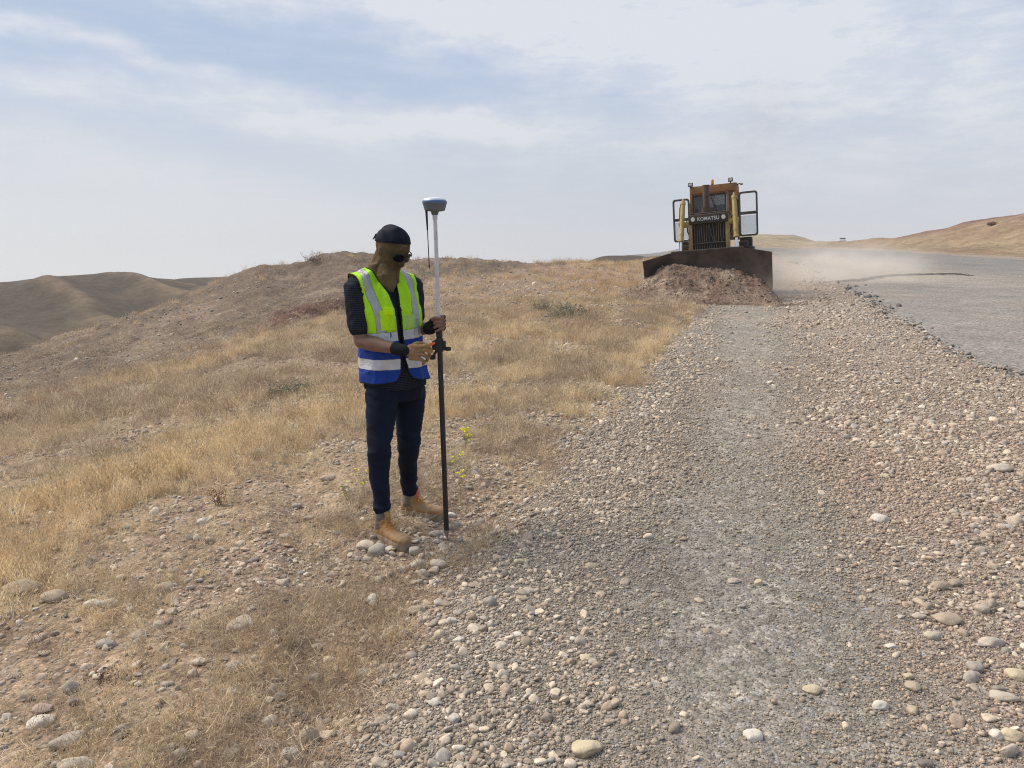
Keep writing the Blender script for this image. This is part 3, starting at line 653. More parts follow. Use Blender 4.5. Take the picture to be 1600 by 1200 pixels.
# ------------------------------------------------------------------ single plants
M_FLOWER = mat('yellow_petal', (.80, .74, .03), .6); M_STEM = mat('olive_stem', (.27, .27, .11), .8)
M_SAGE = worn('grey_green_leaf', (.20, .20, .13), (.30, .29, .20), 20, .8)
M_RUST = worn('rust_leaf', (.24, .12, .06), (.32, .19, .10), 20, .85); M_PALE = worn('bleached_stalk', (.55, .46, .33), (.42, .34, .24), 14, .85)
M_TWIG = worn('dark_twig', (.17, .105, .075), (.25, .16, .11), 14, .9)
def stem(vs, fs, p, d, L, r, bend=.2, seg=5, rs=random):
    """tapering three-sided stem; returns its points"""
    pts = [p.copy()]
    for k in range(seg):
        d = (d+Vector((rs.gauss(0, bend), rs.gauss(0, bend), rs.gauss(0, bend*.6)))*.5).normalized(); p = p+d*L/seg; pts.append(p.copy())
    n0 = len(vs); up = Vector((.3, .2, 1)).normalized(); s = d.cross(up).normalized() if d.cross(up).length > .1 else Vector((1, 0, 0)); t = d.cross(s)
    for i, q in enumerate(pts):
        rr = r*(1-.75*i/seg)
        for a in (0, 2.094, 4.188): vs.append(tuple(q+s*math.cos(a)*rr+t*math.sin(a)*rr))
    for i in range(seg):
        for a in range(3): b0 = n0+3*i; fs.append((b0+a, b0+(a+1) % 3, b0+3+(a+1) % 3, b0+3+a))
    return pts
def leaf(vs, fs, p, d, L, w, rs):
    s = d.cross(Vector((rs.gauss(0, 1), rs.gauss(0, 1), rs.gauss(0, 1)))).normalized(); nn = d.cross(s)*L*.12; n0 = len(vs)
    for q in (p, p+d*L*.45+s*w*.5+nn, p+d*L, p+d*L*.45-s*w*.5+nn): vs.append(tuple(q))
    fs.append((n0, n0+1, n0+2, n0+3))
def blossom(vs, fs, p, sz, rs):
    for k in range(5):
        a = k*1.2566+rs.random()*.3; leaf(vs, fs, p, Vector((math.cos(a), math.sin(a), .55)).normalized(), sz, sz*.75, rs)
def flower_plant(px, py, lab, stems, hgt, nbl, seed, sz=.016):
    p = hitg(px, py); rs = random.Random(seed); t = empty('flowering_weed', p, (0, 0, rs.uniform(0, 6)), label=lab, cat='wildflower', group='yellow wildflowers around the surveyor')
    vs, fs, bv, bf = [], [], [], []
    for k in range(stems):
        a = rs.uniform(0, 6.28); l = rs.uniform(.1, .5); pts = stem(vs, fs, Vector((0, 0, -.01)), Vector((math.cos(a)*l, math.sin(a)*l, 1)).normalized(), hgt*rs.uniform(.6, 1.1), .0022, .25, 5, rs)
        for q in pts[1:]:
            for _ in range(2): leaf(vs, fs, q, Vector((rs.gauss(0, 1), rs.gauss(0, 1), rs.uniform(0, 1))).normalized(), rs.uniform(.015, .035), .007, rs)
        for _ in range(nbl): blossom(bv, bf, pts[-1]+Vector((rs.gauss(0, .016), rs.gauss(0, .016), rs.uniform(-.05, .012))), sz*rs.uniform(.7, 1.1), rs)
    mkobj('stems', pymesh('stems', vs, fs, False), M_STEM, t); mkobj('blossoms', pymesh('blossoms', bv, bf, False), M_FLOWER, t)
flower_plant(727, 700, 'tallest yellow wildflower cluster, right of the pole at thigh height', 5, .19, 5, 1, .017)
flower_plant(712, 725, 'small yellow wildflower close to the right of the black pole', 2, .15, 4, 2)
flower_plant(720, 756, 'lowest yellow wildflower right of the pole, one bright bloom', 1, .13, 6, 3, .019)
flower_plant(765, 672, 'faint single yellow wildflower farthest right of the pole', 1, .08, 2, 4, .012)
flower_plant(568, 768, 'yellow wildflower left of the knees in denim', 3, .16, 4, 5, .015)
flower_plant(544, 782, 'pale straggling wildflower left of the nearer boot', 5, .15, 1, 6, .010)
def bushy(name, lab, px, py, w, h, n, mstem, mleaf, leaves, seed, cat='shrub', bend=.45, ll=.03):
    p = hitg(px, py); rs = random.Random(seed); t = empty(name, p, label=lab, cat=cat); vs, fs, lv, lf = [], [], [], []
    for k in range(n):
        a = rs.uniform(0, 6.28); l = rs.uniform(.1, 1.1)*w/h*.5; q0 = Vector((rs.gauss(0, w*.16), rs.gauss(0, w*.12), -.02))
        pts = stem(vs, fs, q0, Vector((math.cos(a)*l*1.4, math.sin(a)*l, 1)).normalized(), h*rs.uniform(.6, 1.15), .004, bend, 6, rs)
        for q in pts[2:]:
            if rs.random() < .8: stem(vs, fs, q, Vector((rs.gauss(0, 1), rs.gauss(0, 1), rs.uniform(.1, 1.2))).normalized(), h*rs.uniform(.15, .4), .0022, .5, 3, rs)
            for _ in range(leaves): leaf(lv, lf, q+Vector((rs.gauss(0, .02), rs.gauss(0, .02), rs.gauss(0, .02))), Vector((rs.gauss(0, 1), rs.gauss(0, 1), rs.uniform(-.2, 1))).normalized(), ll*rs.uniform(.6, 1.2), ll*.45, rs)
    mkobj('stems', pymesh('stems', vs, fs, False), mstem, t)
    if lv: mkobj('foliage', pymesh('foliage', lv, lf, False), mleaf, t)
bushy('shrub', 'grey-green thorny shrub on the slope left of the surveyor', 455, 618, .62, .20, 60, M_SAGE, M_SAGE, 5, 21)
bushy('shrub', 'bare reddish-brown twiggy bush at the far left edge', 18, 668, .55, .28, 34, M_TWIG, M_TWIG, 0, 22)
bushy('shrub', 'dark grass-like shrub growing on the crest of the mound', 492, 412, 1.3, .5, 40, M_TWIG, M_TWIG, 2, 23, ll=.05)
bushy('dead_plant', 'rust-brown withered plant standing in the yellow grass', 341, 790, .06, .16, 7, M_RUST, M_RUST, 3, 24, 'plant', .25, .02)
bushy('dead_plant', 'dark grey dead brush flat among the stones, lower left', 170, 1062, .24, .05, 26, M_TWIG, M_TWIG, 1, 25, 'plant', .8, .02)
bushy('shrub', 'dusty low shrub on the verge before the soil heap', 885, 495, 1.1, .35, 60, M_SAGE, M_SAGE, 3, 26, ll=.05)
bushy('shrub', 'small dark shrub on the slope far beyond the pole', 845, 488, .5, .3, 30, M_TWIG, M_SAGE, 3, 27, ll=.05)
bushy('shrub', 'lone dark bush high on the reddish right hillside', 1549, 353, 1.3, .6, 40, M_TWIG, M_TWIG, 4, 28, ll=.16)
def stalk(px, py, lab, h, n, seed):
    p = hitg(px, py); rs = random.Random(seed); t = empty('dry_stalk', p, label=lab, cat='dry stalk', group='tall bleached stalks below the mound'); vs, fs, hv, hf = [], [], [], []
    for k in range(n):
        pts = stem(vs, fs, Vector((rs.gauss(0, .05), rs.gauss(0, .05), -.03)), Vector((rs.gauss(0, .12), rs.gauss(0, .12), 1)).normalized(), h*rs.uniform(.6, 1), .007, .15, 6, rs)
        for q in pts[3:]:
            for _ in range(5): leaf(hv, hf, q, Vector((rs.gauss(0, .6), rs.gauss(0, .6), 1)).normalized(), .07, .02, rs)
    mkobj('stems', pymesh('stems', vs, fs, False), M_PALE, t); mkobj('foliage', pymesh('foliage', hv, hf, False), M_PALE, t)
stalk(165, 597, 'tallest bleached stalk at the foot of the brown slope', .75, 2, 31)
stalk(155, 598, 'shorter bleached stalk just left of the tallest one', .5, 2, 32)
stalk(97, 608, 'thin leaning stalks, leftmost of the bleached ones', .6, 4, 33)
def thistle(px, py, lab, L, ang, seed):
    p = hitg(px, py); rs = random.Random(seed); vs, fs = [], []
    d = Vector((math.cos(ang), .3, math.sin(ang))).normalized(); pts = stem(vs, fs, Vector((0, 0, 0)), d, L, .003, .12, 6, rs)
    t = empty('dead_plant', p, label=lab, cat='plant'); lv, lf = [], []
    for q in pts[1:]:
        for sgn in (-1, 1): leaf(lv, lf, q, (d+Vector((0, .3, 1))*sgn*.7).normalized(), L*.16, L*.06, rs)
    mkobj('stems', pymesh('stems', vs, fs, False), M_PALE, t); mkobj('foliage', pymesh('foliage', lv, lf, False), M_PALE, t)
thistle(345, 1012, 'pale feathery thistle leaf bleached almost white, lower left', .10, 2.2, 35)
thistle(326, 1090, 'upright dried seed head below the pale thistle leaf', .13, 1.5, 36)

# ------------------------------------------------------------------ stones one can pick out
def stone_thing(px, py, w, hr, col, lab, ang=0, angular=0., idx=[0]):
    """w: width in photo pixels, hr: height over width as seen"""
    idx[0] += 1; p = hitg(px, py+w*hr*.45)
    if m_asph(np.array([p.x]), np.array([p.y]))[0] > 0: p.z += .028
    dist = math.hypot(p.x, p.y, ) ; size = w/FPX*math.sqrt(p.x**2+p.y**2+2.5)*1.0
    me = stone_mesh(500+idx[0], 4, .78, .12, angular); rs = random.Random(idx[0])
    dep = size*rs.uniform(.65, .9); hh = size*hr
    el_ = math.atan2(1.5, dist); hz_ = max(.35*size, (hh-dep*math.sin(el_)*.5)/max(.5, math.cos(el_))*.95) if hr > .5 else size*.42
    M = Matrix.Rotation(ang, 4, 'Z') @ Matrix.Diagonal((size, dep/.8, hz_/.70, 1)); me.transform(M)
    co = np.empty(len(me.vertices)*3, np.float32); me.vertices.foreach_get('co', co); co = co.reshape(-1, 3); q = co*(6/size)
    co *= (1+.05*(vnoise(q[:, 0], q[:, 1]+q[:, 2], 7)-.5))[:, None]; me.vertices.foreach_set('co', co.ravel()); me.update()
    p.z += hz_*.22
    m = STONE_M.get(col)
    o = mkobj('stone', me, m, label=lab, cat='stone', group='loose cobbles around the roadside'); o.location = p
    return o
def stonem(nm, c): 
    m = worn(nm, c, tuple(x*.80 for x in c), 16, .85, 0, .25, bump=.004, dust=.12, c3=tuple(min(.8, x*1.22) for x in c)); return m
STONE_M = {'p': stonem('pale_stone', (.52, .45, .36)), 'g': stonem('grey_stone', (.38, .34, .29)), 't': stonem('tan_stone', (.42, .34, .25)),
           'd': stonem('dark_stone', (.20, .175, .155)), 'w': stonem('white_stone', (.64, .59, .51)), 'y': stonem('yellow_stone', (.56, .47, .32)), 'r': stonem('pinkish_stone', (.42, .31, .26))}
ST = [
 (37, 916, 46, .42, 't', 'largest flat pale boulder at the left edge, half under yellow grass', .2, .2), (257, 914, 28, .68, 't', 'upright tan boulder in the left scrub, topmost of the big ones', .3, .2),
 (171, 940, 26, .60, 'p', 'blunt pale cobble right of a white one, left slope'), (146, 941, 25, .55, 'w', 'white lumpy cobble touching a blunt pale one, left slope'),
 (86, 932, 34, .28, 't', 'long flat grey slab below the largest boulder'), (377, 972, 42, .5, 'p', 'big cream cobble between the thistle leaf and the boots', .2),
 (369, 1038, 26, .62, 'g', 'round grey cobble behind the pale thistle leaf'), (491, 1058, 24, .85, 'g', 'tall round grey cobble standing alone in brown weeds'),
 (112, 1071, 20, .95, 'g', 'ball-shaped grey cobble beside dark dead brush'), (64, 1124, 34, .55, 'w', 'white wedge-shaped cobble near the lower left edge', .5),
 (109, 1151, 44, .60, 'g', 'long slanting grey cobble in the lower left corner', .7), (191, 1137, 22, .95, 'g', 'round grey cobble right of the long slanting one'),
 (165, 1004, 29, .5, 'g', 'domed grey cobble uphill of the dark dead brush'), (482, 1145, 44, .8, 't', 'tall leaning tan rock at the foot of the weeds', .9, .9),
 (452, 1175, 24, .85, 'w', 'pale round cobble under the leaning tan rock'), (581, 933, 20, .85, 'w', 'white rounded cobble at the shoulder edge below the nearer boot', 0, .4),
 (442, 908, 20, .6, 'p', 'pale cobble, left one of a loose pair in the weeds'), (422, 1124, 24, .5, 'p', 'flat cream cobble left of the leaning tan rock'),
 (463, 1109, 24, .6, 'd', 'dark brown cobble just above the leaning tan rock'), (437, 1085, 20, .7, 'd', 'dark rounded cobble under overhanging weeds'),
 (118, 1193, 42, .4, 'p', 'long pale cobble cut by the bottom edge, lower left'), (66, 1103, 24, .6, 'r', 'pinkish cobble above the white wedge-shaped one'),
 (118, 1095, 14, .85, 'd', 'little dark cobble under the ball-shaped grey one'), (262, 1066, 16, .6, 'g', 'small grey cobble in the weeds left of the seed head'),
 (251, 1093, 13, .9, 't', 'small upright tan pebble left of the seed head'), (571, 848, 28, .6, 'p', 'pale cobble behind the heel of the nearer boot'),
 (589, 856, 26, .8, 'g', 'grey cobble leaning against the sole of the nearer boot', .6), (680, 832, 20, .62, 'g', 'round grey cobble at the foot of the pole'),
 (704, 802, 15, .8, 'w', 'white cobble peeping out behind the black pole'), (647, 857, 18, .95, 'p', 'egg-shaped pale cobble in front of the nearer toe'),
 (610, 855, 15, .6, 'w', 'small white cobble under the nearer boot'), (653, 879, 28, .75, 'p', 'left one of the two largest cobbles below the pole', .4),
 (685, 877, 28, .6, 'p', 'right one of the two largest cobbles below the pole', -.3), (662, 893, 20, .8, 'p', 'cobble in front of the two largest ones below the pole'),
 (677, 891, 16, .8, 't', 'tan cobble squeezed below the right large one'), (629, 889, 12, .85, 'w', 'small white pebble left of the two large cobbles'),
 (765, 938, 20, .85, 'g', 'smooth round grey cobble alone on the shoulder margin'), (650, 949, 26, .8, 't', 'rounded tan cobble with weeds around it, shoulder edge'),
 (316, 813, 18, .6, 'w', 'bright white cobble in the yellow grass'), (464, 789, 16, .6, 'g', 'grey domed cobble upslope left of the boots'),
 (444, 836, 16, .5, 'p', 'flat pale cobble left of the nearer boot, on bare soil'), (732, 688, 12, .75, 'p', 'pale pebble right of the tallest wildflower'),
 (512, 745, 22, .5, 't', 'tan slab left of the knees, among stubble'), (633, 987, 20, 1., 't', 'upright tan cobble on the shoulder edge, right one of two'),
 (611, 983, 24, .65, 'p', 'slanting pale cobble, left one of two on the shoulder edge', .6), (717, 997, 19, .8, 'w', 'pale blocky cobble on the pebble margin', 0, .6),
 (706, 968, 15, .8, 'w', 'pale oval cobble beside a darker grey one'), (716, 956, 15, .75, 'g', 'grey cobble touching a pale oval one'),
 (815, 933, 18, .55, 't', 'tan cobble, lower one of a pair out on the shoulder'), (823, 921, 22, .5, 'p', 'pale cobble, upper one of a pair out on the shoulder'),
 (923, 882, 20, .6, 'y', 'cream double-lobed stone alone on fine gravel', .2, .5), (916, 1024, 24, .55, 'y', 'cream angular stone flat on the wheel track', 0, .8),
 (916, 1166, 46, .40, 'y', 'largest flat cream rock at the bottom of the shoulder', .1, .8), (679, 1093, 20, .7, 'w', 'white blocky cobble amid grey pebbles, bottom middle', 0, .5),
 (822, 1103, 14, .95, 'g', 'small pointed grey stone on the shoulder', .5, .6), (895, 997, 10, .7, 'w', 'tiny white pebble above the cream angular stone'),
 (711, 1041, 18, .7, 'g', 'rounded grey cobble on the margin left of the wheel track'), (808, 990, 14, .6, 'w', 'white pebble where margin pebbles thin out'),
 (811, 876, 16, .7, 'y', 'cream cobble on the margin right of the pole'), (662, 1081, 16, .8, 'y', 'yellowish cobble left of the white blocky one'),
 (623, 1177, 18, .8, 'g', 'grey rounded cobble at the bottom of the pebble margin'), (1177, 1147, 26, .5, 'w', 'whitish oval cobble at the bottom of the shoulder'),
 (1269, 1075, 24, .5, 'y', 'cream oval cobble alone on brown gravel'), (1375, 1099, 20, .75, 'w', 'clean white egg-shaped cobble in the right gravel'),
 (1185, 908, 13, .9, 'y', 'yellow and white chip beside the wheel track', 0, .7), (1479, 963, 36, .5, 't', 'broad flat tan cobble in the right cobble field'),
 (1435, 962, 20, .5, 'p', 'pale oval cobble left of the broad flat tan one'), (1548, 1001, 30, .5, 'p', 'big pale cobble with a small one at its foot, right side'),
 (1523, 1040, 20, .8, 'g', 'ball-shaped dark grey cobble in the right gravel'), (1588, 1050, 30, .55, 'y', 'cream cobble cut by the right edge of the photo'),
 (1575, 1169, 24, .8, 'p', 'angular pale rock in the lower right corner', .3, .9), (1581, 1145, 30, .5, 'y', 'cream oblong cobble above the angular corner rock'),
 (1558, 1145, 19, .7, 'w', 'white cobble left of the cream oblong one, lower right'), (1375, 809, 26, .3, 'w', 'flat white cobble highest in the cobble field'),
 (1469, 912, 26, .55, 't', 'tan domed cobble half sunk in the cobble field'), (1562, 730, 30, .45, 'p', 'long pale cobble near the right edge, halfway to the asphalt'),
 (1419, 1055, 13, .8, 'y', 'small cream cobble touching a brown one, right gravel'), (1426, 1070, 20, .7, 't', 'brown cobble under a small cream one, right gravel', -.6),
 (1446, 1191, 20, .55, 'd', 'dark flat cobble at the bottom edge, right half'), (1567, 1087, 30, .4, 'p', 'long flat pale cobble above the lower right cluster', -.3),
 (1392, 1008, 16, .6, 'w', 'small white cobble with a twin at its side, right gravel', .0, .4), (1458, 993, 24, .4, 'p', 'flat pale cobble under the broad tan one'),
]
for s in ST: stone_thing(*s[:6], *(s[6:]))
# ------------------------------------------------------------------ mesh tools for built things
class MB:
    def __init__(s): s.bm = bmesh.new()
    def _x(s, vs, M):
        if M is not None: bmesh.ops.transform(s.bm, matrix=M, verts=vs)
    def box(s, c, d, bev=.01, M=None, rot=None):
        r = bmesh.ops.create_cube(s.bm, size=1); vs = r['verts']
        bmesh.ops.scale(s.bm, vec=d, verts=vs)
        if bev > 0:
            es = list({e for v in vs for e in v.link_edges}); rb = bmesh.ops.bevel(s.bm, geom=es, offset=min(bev, min(d)*.4), segments=2, profile=.6, affect='EDGES')
            vs = list({v for f in rb['faces'] for v in f.verts} | {v for v in vs if v.is_valid})
        if rot is not None: bmesh.ops.transform(s.bm, matrix=Euler(rot).to_matrix().to_4x4(), verts=vs)
        bmesh.ops.translate(s.bm, vec=c, verts=vs); s._x(vs, M); return s
    def cyl(s, a, b, r1, r2=None, seg=20, cap=True):
        a = Vector(a); b = Vector(b); r2 = r1 if r2 is None else r2; d = b-a
        r = bmesh.ops.create_cone(s.bm, cap_ends=cap, segments=seg, radius1=r1, radius2=r2, depth=d.length); vs = r['verts']
        bmesh.ops.transform(s.bm, matrix=Matrix.Translation((a+b)/2) @ d.to_track_quat('Z', 'Y').to_matrix().to_4x4(), verts=vs); return s
    def ball(s, c, r, sc=(1, 1, 1), seg=16):
        q = bmesh.ops.create_uvsphere(s.bm, u_segments=seg, v_segments=seg//2+2, radius=r); vs = q['verts']
        bmesh.ops.scale(s.bm, vec=sc, verts=vs); bmesh.ops.translate(s.bm, vec=c, verts=vs); return s
    def lathe(s, prof, c=(0, 0, 0), seg=32, sx=1, sy=1):
        rows = []
        for r, z in prof: rows.append([s.bm.verts.new((c[0]+r*math.cos(a*2*math.pi/seg)*sx, c[1]+r*math.sin(a*2*math.pi/seg)*sy, c[2]+z)) for a in range(seg)])
        for p, q in zip(rows[:-1], rows[1:]):
            for a in range(seg): s.bm.faces.new((p[a], p[(a+1) % seg], q[(a+1) % seg], q[a]))
        s.bm.faces.new(rows[0][::-1]); s.bm.faces.new(rows[-1]); return s
    def tube(s, pts, r, seg=8):
        pts = [Vector(p) for p in pts]; rows = []; up = Vector((.13, .2, 1)).normalized()
        for i, p in enumerate(pts):
            d = (pts[min(i+1, len(pts)-1)]-pts[max(i-1, 0)]).normalized(); u = d.cross(up)
            if u.length < .05: u = d.cross(Vector((1, 0, 0)))
            u.normalize(); w = d.cross(u); rr = r[i] if isinstance(r, (list, tuple)) else r
            rows.append([s.bm.verts.new(p+u*math.cos(a*2*math.pi/seg)*rr+w*math.sin(a*2*math.pi/seg)*rr) for a in range(seg)])
        for p, q in zip(rows[:-1], rows[1:]):
            for a in range(seg): s.bm.faces.new((p[a], p[(a+1) % seg], q[(a+1) % seg], q[a]))
        s.bm.faces.new(rows[0][::-1]); s.bm.faces.new(rows[-1]); return s
    def slab(s, outline, y0, y1, holes=None):
        """outline in x,z pushed from y0 to y1"""
        n = len(outline); A = [s.bm.verts.new((x, y0, z)) for x, z in outline]; B = [s.bm.verts.new((x, y1, z)) for x, z in outline]
        s.bm.faces.new(A); s.bm.faces.new(B[::-1])
        for i in range(n): s.bm.faces.new((A[i], B[i], B[(i+1) % n], A[(i+1) % n]))
        return s
    def frame(s, x0, x1, z0, z1, w, y0, y1, rad=.06):
        """rounded rectangular frame of bar width w"""
        def ring(e):
            a0, a1, b0, b1 = x0+e, x1-e, z0+e, z1-e; rr = max(.01, rad-e*.6); o = []
            for cx, cz, t in ((a1-rr, b1-rr, 0), (a0+rr, b1-rr, 90), (a0+rr, b0+rr, 180), (a1-rr, b0+rr, 270)):
                for k in range(6): t_ = R(t+k*18); o.append((cx+rr*math.cos(t_), cz+rr*math.sin(t_)))
            return o
        O, I = ring(0), ring(w); n = len(O); Q = []
        for L, y in ((O, y0), (I, y0), (I, y1), (O, y1)): Q.append([s.bm.verts.new((x, y, z)) for x, z in L])
        for k in range(4):
            a, b_ = Q[k], Q[(k+1) % 4]
            for i in range(n): s.bm.faces.new((a[i], a[(i+1) % n], b_[(i+1) % n], b_[i]))
        return s
    def build(s, name, material, parent=None, smooth=True, **k):
        bmesh.ops.recalc_face_normals(s.bm, faces=s.bm.faces)
        me = bpy.data.meshes.new(name); s.bm.to_mesh(me); s.bm.free()
        if smooth:
            me.polygons.foreach_set('use_smooth', [True]*len(me.polygons)); me.set_sharp_from_angle(angle=R(35))
        return mkobj(name, me, material, parent, **k)
def glass(name, col, rough=.05, alpha=.35):
    m = mat(name, col, rough, 0, .5); b = m.node_tree.nodes['Principled BSDF']; b.inputs['Alpha'].default_value = alpha; return m

# ------------------------------------------------------------------ bulldozer (x right, y towards its rear, z up; metres)
M_OCH = worn('worn_ochre_paint', (.40, .27, .11), (.26, .18, .085), 3, .7, .1, .3, dust=.5, c3=(.07, .045, .03), bump=.004)
M_ORG = worn('faded_orange_paint', (.33, .165, .065), (.24, .13, .06), 3, .65, .1, .3, dust=.4, c3=(.09, .05, .03), bump=.004)
M_YEL = worn('pale_yellow_paint', (.46, .34, .10), (.34, .26, .10), 5, .6, .1, .3, dust=.30, c3=(.16, .11, .06), bump=.003)
M_IRON = worn('dark_iron', (.045, .039, .034), (.08, .065, .052), 4, .65, .3, .3, dust=.35, bump=.004)
M_BLADE = worn('blade_steel', (.075, .062, .056), (.155, .125, .105), 1.3, .55, .35, .35, dust=.3, bump=.006, c3=(.12, .09, .07))
M_DOOR = worn('door_grey_paint', (.075, .082, .07), (.11, .11, .09), 5, .6, .1, .3, dust=.15)
M_CHR = mat('cylinder_chrome', (.75, .76, .80), .22, .9); M_BLACK = worn('black_rubber', (.018, .018, .018), (.035, .032, .03), 8, .75)
M_WHT = mat('white_lettering', (.62, .61, .57), .6); M_LAMP = mat('lamp_glass', (.62, .58, .50), .15, .2, .6); M_AMB = mat('amber_plastic', (.75, .26, .03), .3)
M_GL = glass('cab_glass', (.06, .075, .08), .06, .7); M_GLT = glass('door_glass', (.30, .42, .40), .05, .28); M_GLC = glass('clear_glass', (.5, .55, .54), .05, .06)
DYAW = -R(19.5); DROLL = -R(4.5)
base = at(1121.5, 395, 25.6); DZ = float(zroad(23))
doz = empty('bulldozer', (base.x, base.y, DZ-.02), (0, 0, 0), label='dusty yellow crawler bulldozer with open cab doors pushing soil at the road edge', cat='bulldozer')
doz.rotation_mode = 'QUATERNION'; doz.rotation_quaternion = Matrix.Rotation(DYAW, 3, 'Z').to_quaternion() @ Matrix.Rotation(DROLL, 3, 'Y').to_quaternion()
Z0 = -DZ
doz.scale = (.93, 1, .99)
def zz(z): return z+Z0
# moldboard
def moldboard():
    xs = [-2.02, -1.9, -1.62, -1.36, -1.2, -.6, 0, .6, 1.2, 1.36, 1.62, 1.9, 2.02]; bm = bmesh.new(); rows = []
    for side in (0, 1):
        for x in xs:
            wing = max(0, abs(x)-1.30); fy = -wing*.62; top = 1.72-.20*max(0, abs(x)-1.15)/.87; col_ = []
            for k in range(9):
                t = k/8; z = .42+(top-.42)*t; cur = .17*(1-(2*t-.85)**2)      # concave face
                y = -2.95+fy+cur+(.0 if side == 0 else .05+.10*math.sin(math.pi*t))
                col_.append(bm.verts.new((x, y, zz(z))))
            rows.append(col_)
    n = len(xs)
    for s_ in (0, 1):
        for i in range(n-1):
            for k in range(8):
                a, b_ = rows[s_*n+i], rows[s_*n+i+1]; bm.faces.new((a[k], b_[k], b_[k+1], a[k+1]))
    for i in range(n-1):
        for k in (0, 8): bm.faces.new((rows[i][k], rows[n+i][k], rows[n+i+1][k], rows[i+1][k]))
    for e in (0, n-1):
        for k in range(8): bm.faces.new((rows[e][k], rows[e][k+1], rows[n+e][k+1], rows[n+e][k]))
    b = MB(); b.bm.free(); b.bm = bm; return b
bl = moldboard().build('blade', M_BLADE, doz)
b = MB(); b.box((0, -2.88, zz(1.735)), (2.3, .10, .05), .01)
b.build('spill_guard', M_BLADE, bl)
b = MB().box((0, -3.02, zz(.46)), (2.6, .05, .2), .01); b.build('cutting_edge', M_CHR if False else M_IRON, bl)
# a welded seam bar along the upper face
MB().box((-.15, -2.80, zz(1.45)), (1.5, .05, .03), .01, rot=(0, R(-1.5), 0)).build('seam_bar', M_BLADE, bl)
for s_ in (-1, 1):     # push arms, tracks
    MB().box((s_*1.52, -1.2, zz(.75)), (.20, 3.4, .30), .03).build('push_arm', M_OCH, doz)
    b = MB(); pts = []
    for k in range(40):
        t = k/40*2*math.pi; yy = 1.35*max(-1, min(1, 1.35*math.cos(t))); z_ = .48+.44*max(-1, min(1, 1.3*math.sin(t))); pts.append((yy, z_))
    for k, (yy, z_) in enumerate(pts):
        y2, z2 = pts[(k+1) % 40]; an = math.atan2(z2-z_, y2-yy)
        b.box((s_*1.10, (yy+y2)/2+.1, zz((z_+z2)/2)+.25), (.58, max(.12, math.hypot(y2-yy, z2-z_)*.9), .05), .006, rot=(an, 0, 0))
        b.box((s_*1.10, (yy+y2)/2+.1, zz((z_+z2)/2)+.25+.0), (.56, .03, .13), .004, rot=(an, 0, 0))
    tr_ = b.build('track', M_IRON, doz)
    MB().cyl((s_*.86, -1.1, zz(.73)), (s_*1.34, -1.1, zz(.73)), .40, seg=28).cyl((s_*.84, -1.1, zz(.73)), (s_*1.36, -1.1, zz(.73)), .14).build('idler', M_IRON, tr_)
    MB().cyl((s_*.86, 1.3, zz(.73)), (s_*1.34, 1.3, zz(.73)), .40, seg=14).cyl((s_*.84, 1.3, zz(.73)), (s_*1.36, 1.3, zz(.73)), .16).build('sprocket', M_OCH, tr_)
    MB().box((s_*1.08, .1, zz(.78)), (.30, 2.4, .42), .05).build('track_frame', M_OCH, tr_)
    b = MB().box((s_*1.12, .9, zz(1.72)), (.50, 1.9, .10), .03).box((s_*1.10, .75, zz(1.93)), (.42, .8, .34), .04).box((s_*1.04, -.1, zz(1.86)), (.30, .5, .2), .03)
    b.build('fender_box', M_IRON, doz)
# hood and radiator
MB().box((0, -.75, zz(2.10)), (1.12, 2.1, 1.26), .05).box((0, -.6, zz(1.3)), (1.0, 2.4, .8), .04).build('hood', M_OCH, doz)
b = MB()
for s_ in (-1, 1): b.box((s_*.61, -1.86, zz(1.90)), (.13, .26, 1.56), .02)
b.box((0, -1.84, zz(2.72)), (1.22, .22, .05), .01).box((0, -1.84, zz(1.42)), (1.09, .2, .3), .02)
gs = b.build('radiator_guard', M_OCH, doz)
hd = MB().box((0, -1.90, zz(2.72)), (1.30, .24, .30), .03).box((0, -1.80, zz(2.895)), (1.24, .30, .05), .02).build('header_panel', M_IRON, doz)
for s_ in (-1, 1):
    lm = MB().cyl((s_*.50, -2.0, zz(2.72)), (s_*.50, -2.06, zz(2.72)), .098, .094, 24).build('headlight', M_IRON, doz)
    MB().cyl((s_*.50, -2.05, zz(2.72)), (s_*.50, -2.075, zz(2.72)), .078, .06, 24).build('lens', M_LAMP, lm)
MB().box((0, -1.825, zz(2.07)), (1.09, .04, 1.0), .0).build('radiator_core', M_BLACK, doz)
rs = random.Random(4); b = MB()
for k in range(13):
    x = -.47+k*.0785; dx = rs.gauss(0, .012) if k not in (7,) else .07
    b.tube([(x-dx, -1.90, zz(2.56)), (x+rs.gauss(0, .006), -1.92, zz(2.2)), (x+dx, -1.90, zz(1.96))], .013, 6)
    b.tube([(x, -1.90, zz(1.92)), (x, -1.90, zz(1.58))], .012, 6)
b.build('grille', worn('grille_paint', (.20, .15, .10), (.12, .09, .07), 8, .7), doz)
MB().tube([(-.54, -1.93, zz(1.93)), (0, -1.95, zz(1.955)), (.54, -1.93, zz(1.95))], .022, 8).build('grille_crossbar', M_IRON, doz)
def text_mesh(s, size, M, material, parent, name='lettering', bold=.012, depth=.004, sx=1.):
    cu = bpy.data.curves.new(name, 'FONT'); cu.body = s; cu.size = size; cu.align_x = 'CENTER'; cu.align_y = 'CENTER'; cu.extrude = depth; cu.offset = bold*size; cu.space_character = 1.08
    o = bpy.data.objects.new('tmp', cu); COL.objects.link(o); bpy.context.view_layer.update()
    me = bpy.data.meshes.new_from_object(o.evaluated_get(bpy.context.evaluated_depsgraph_get())); bpy.data.objects.remove(o)
    me.transform(M @ Matrix.Diagonal((sx, 1, 1, 1))); return mkobj(name, me, material, parent)
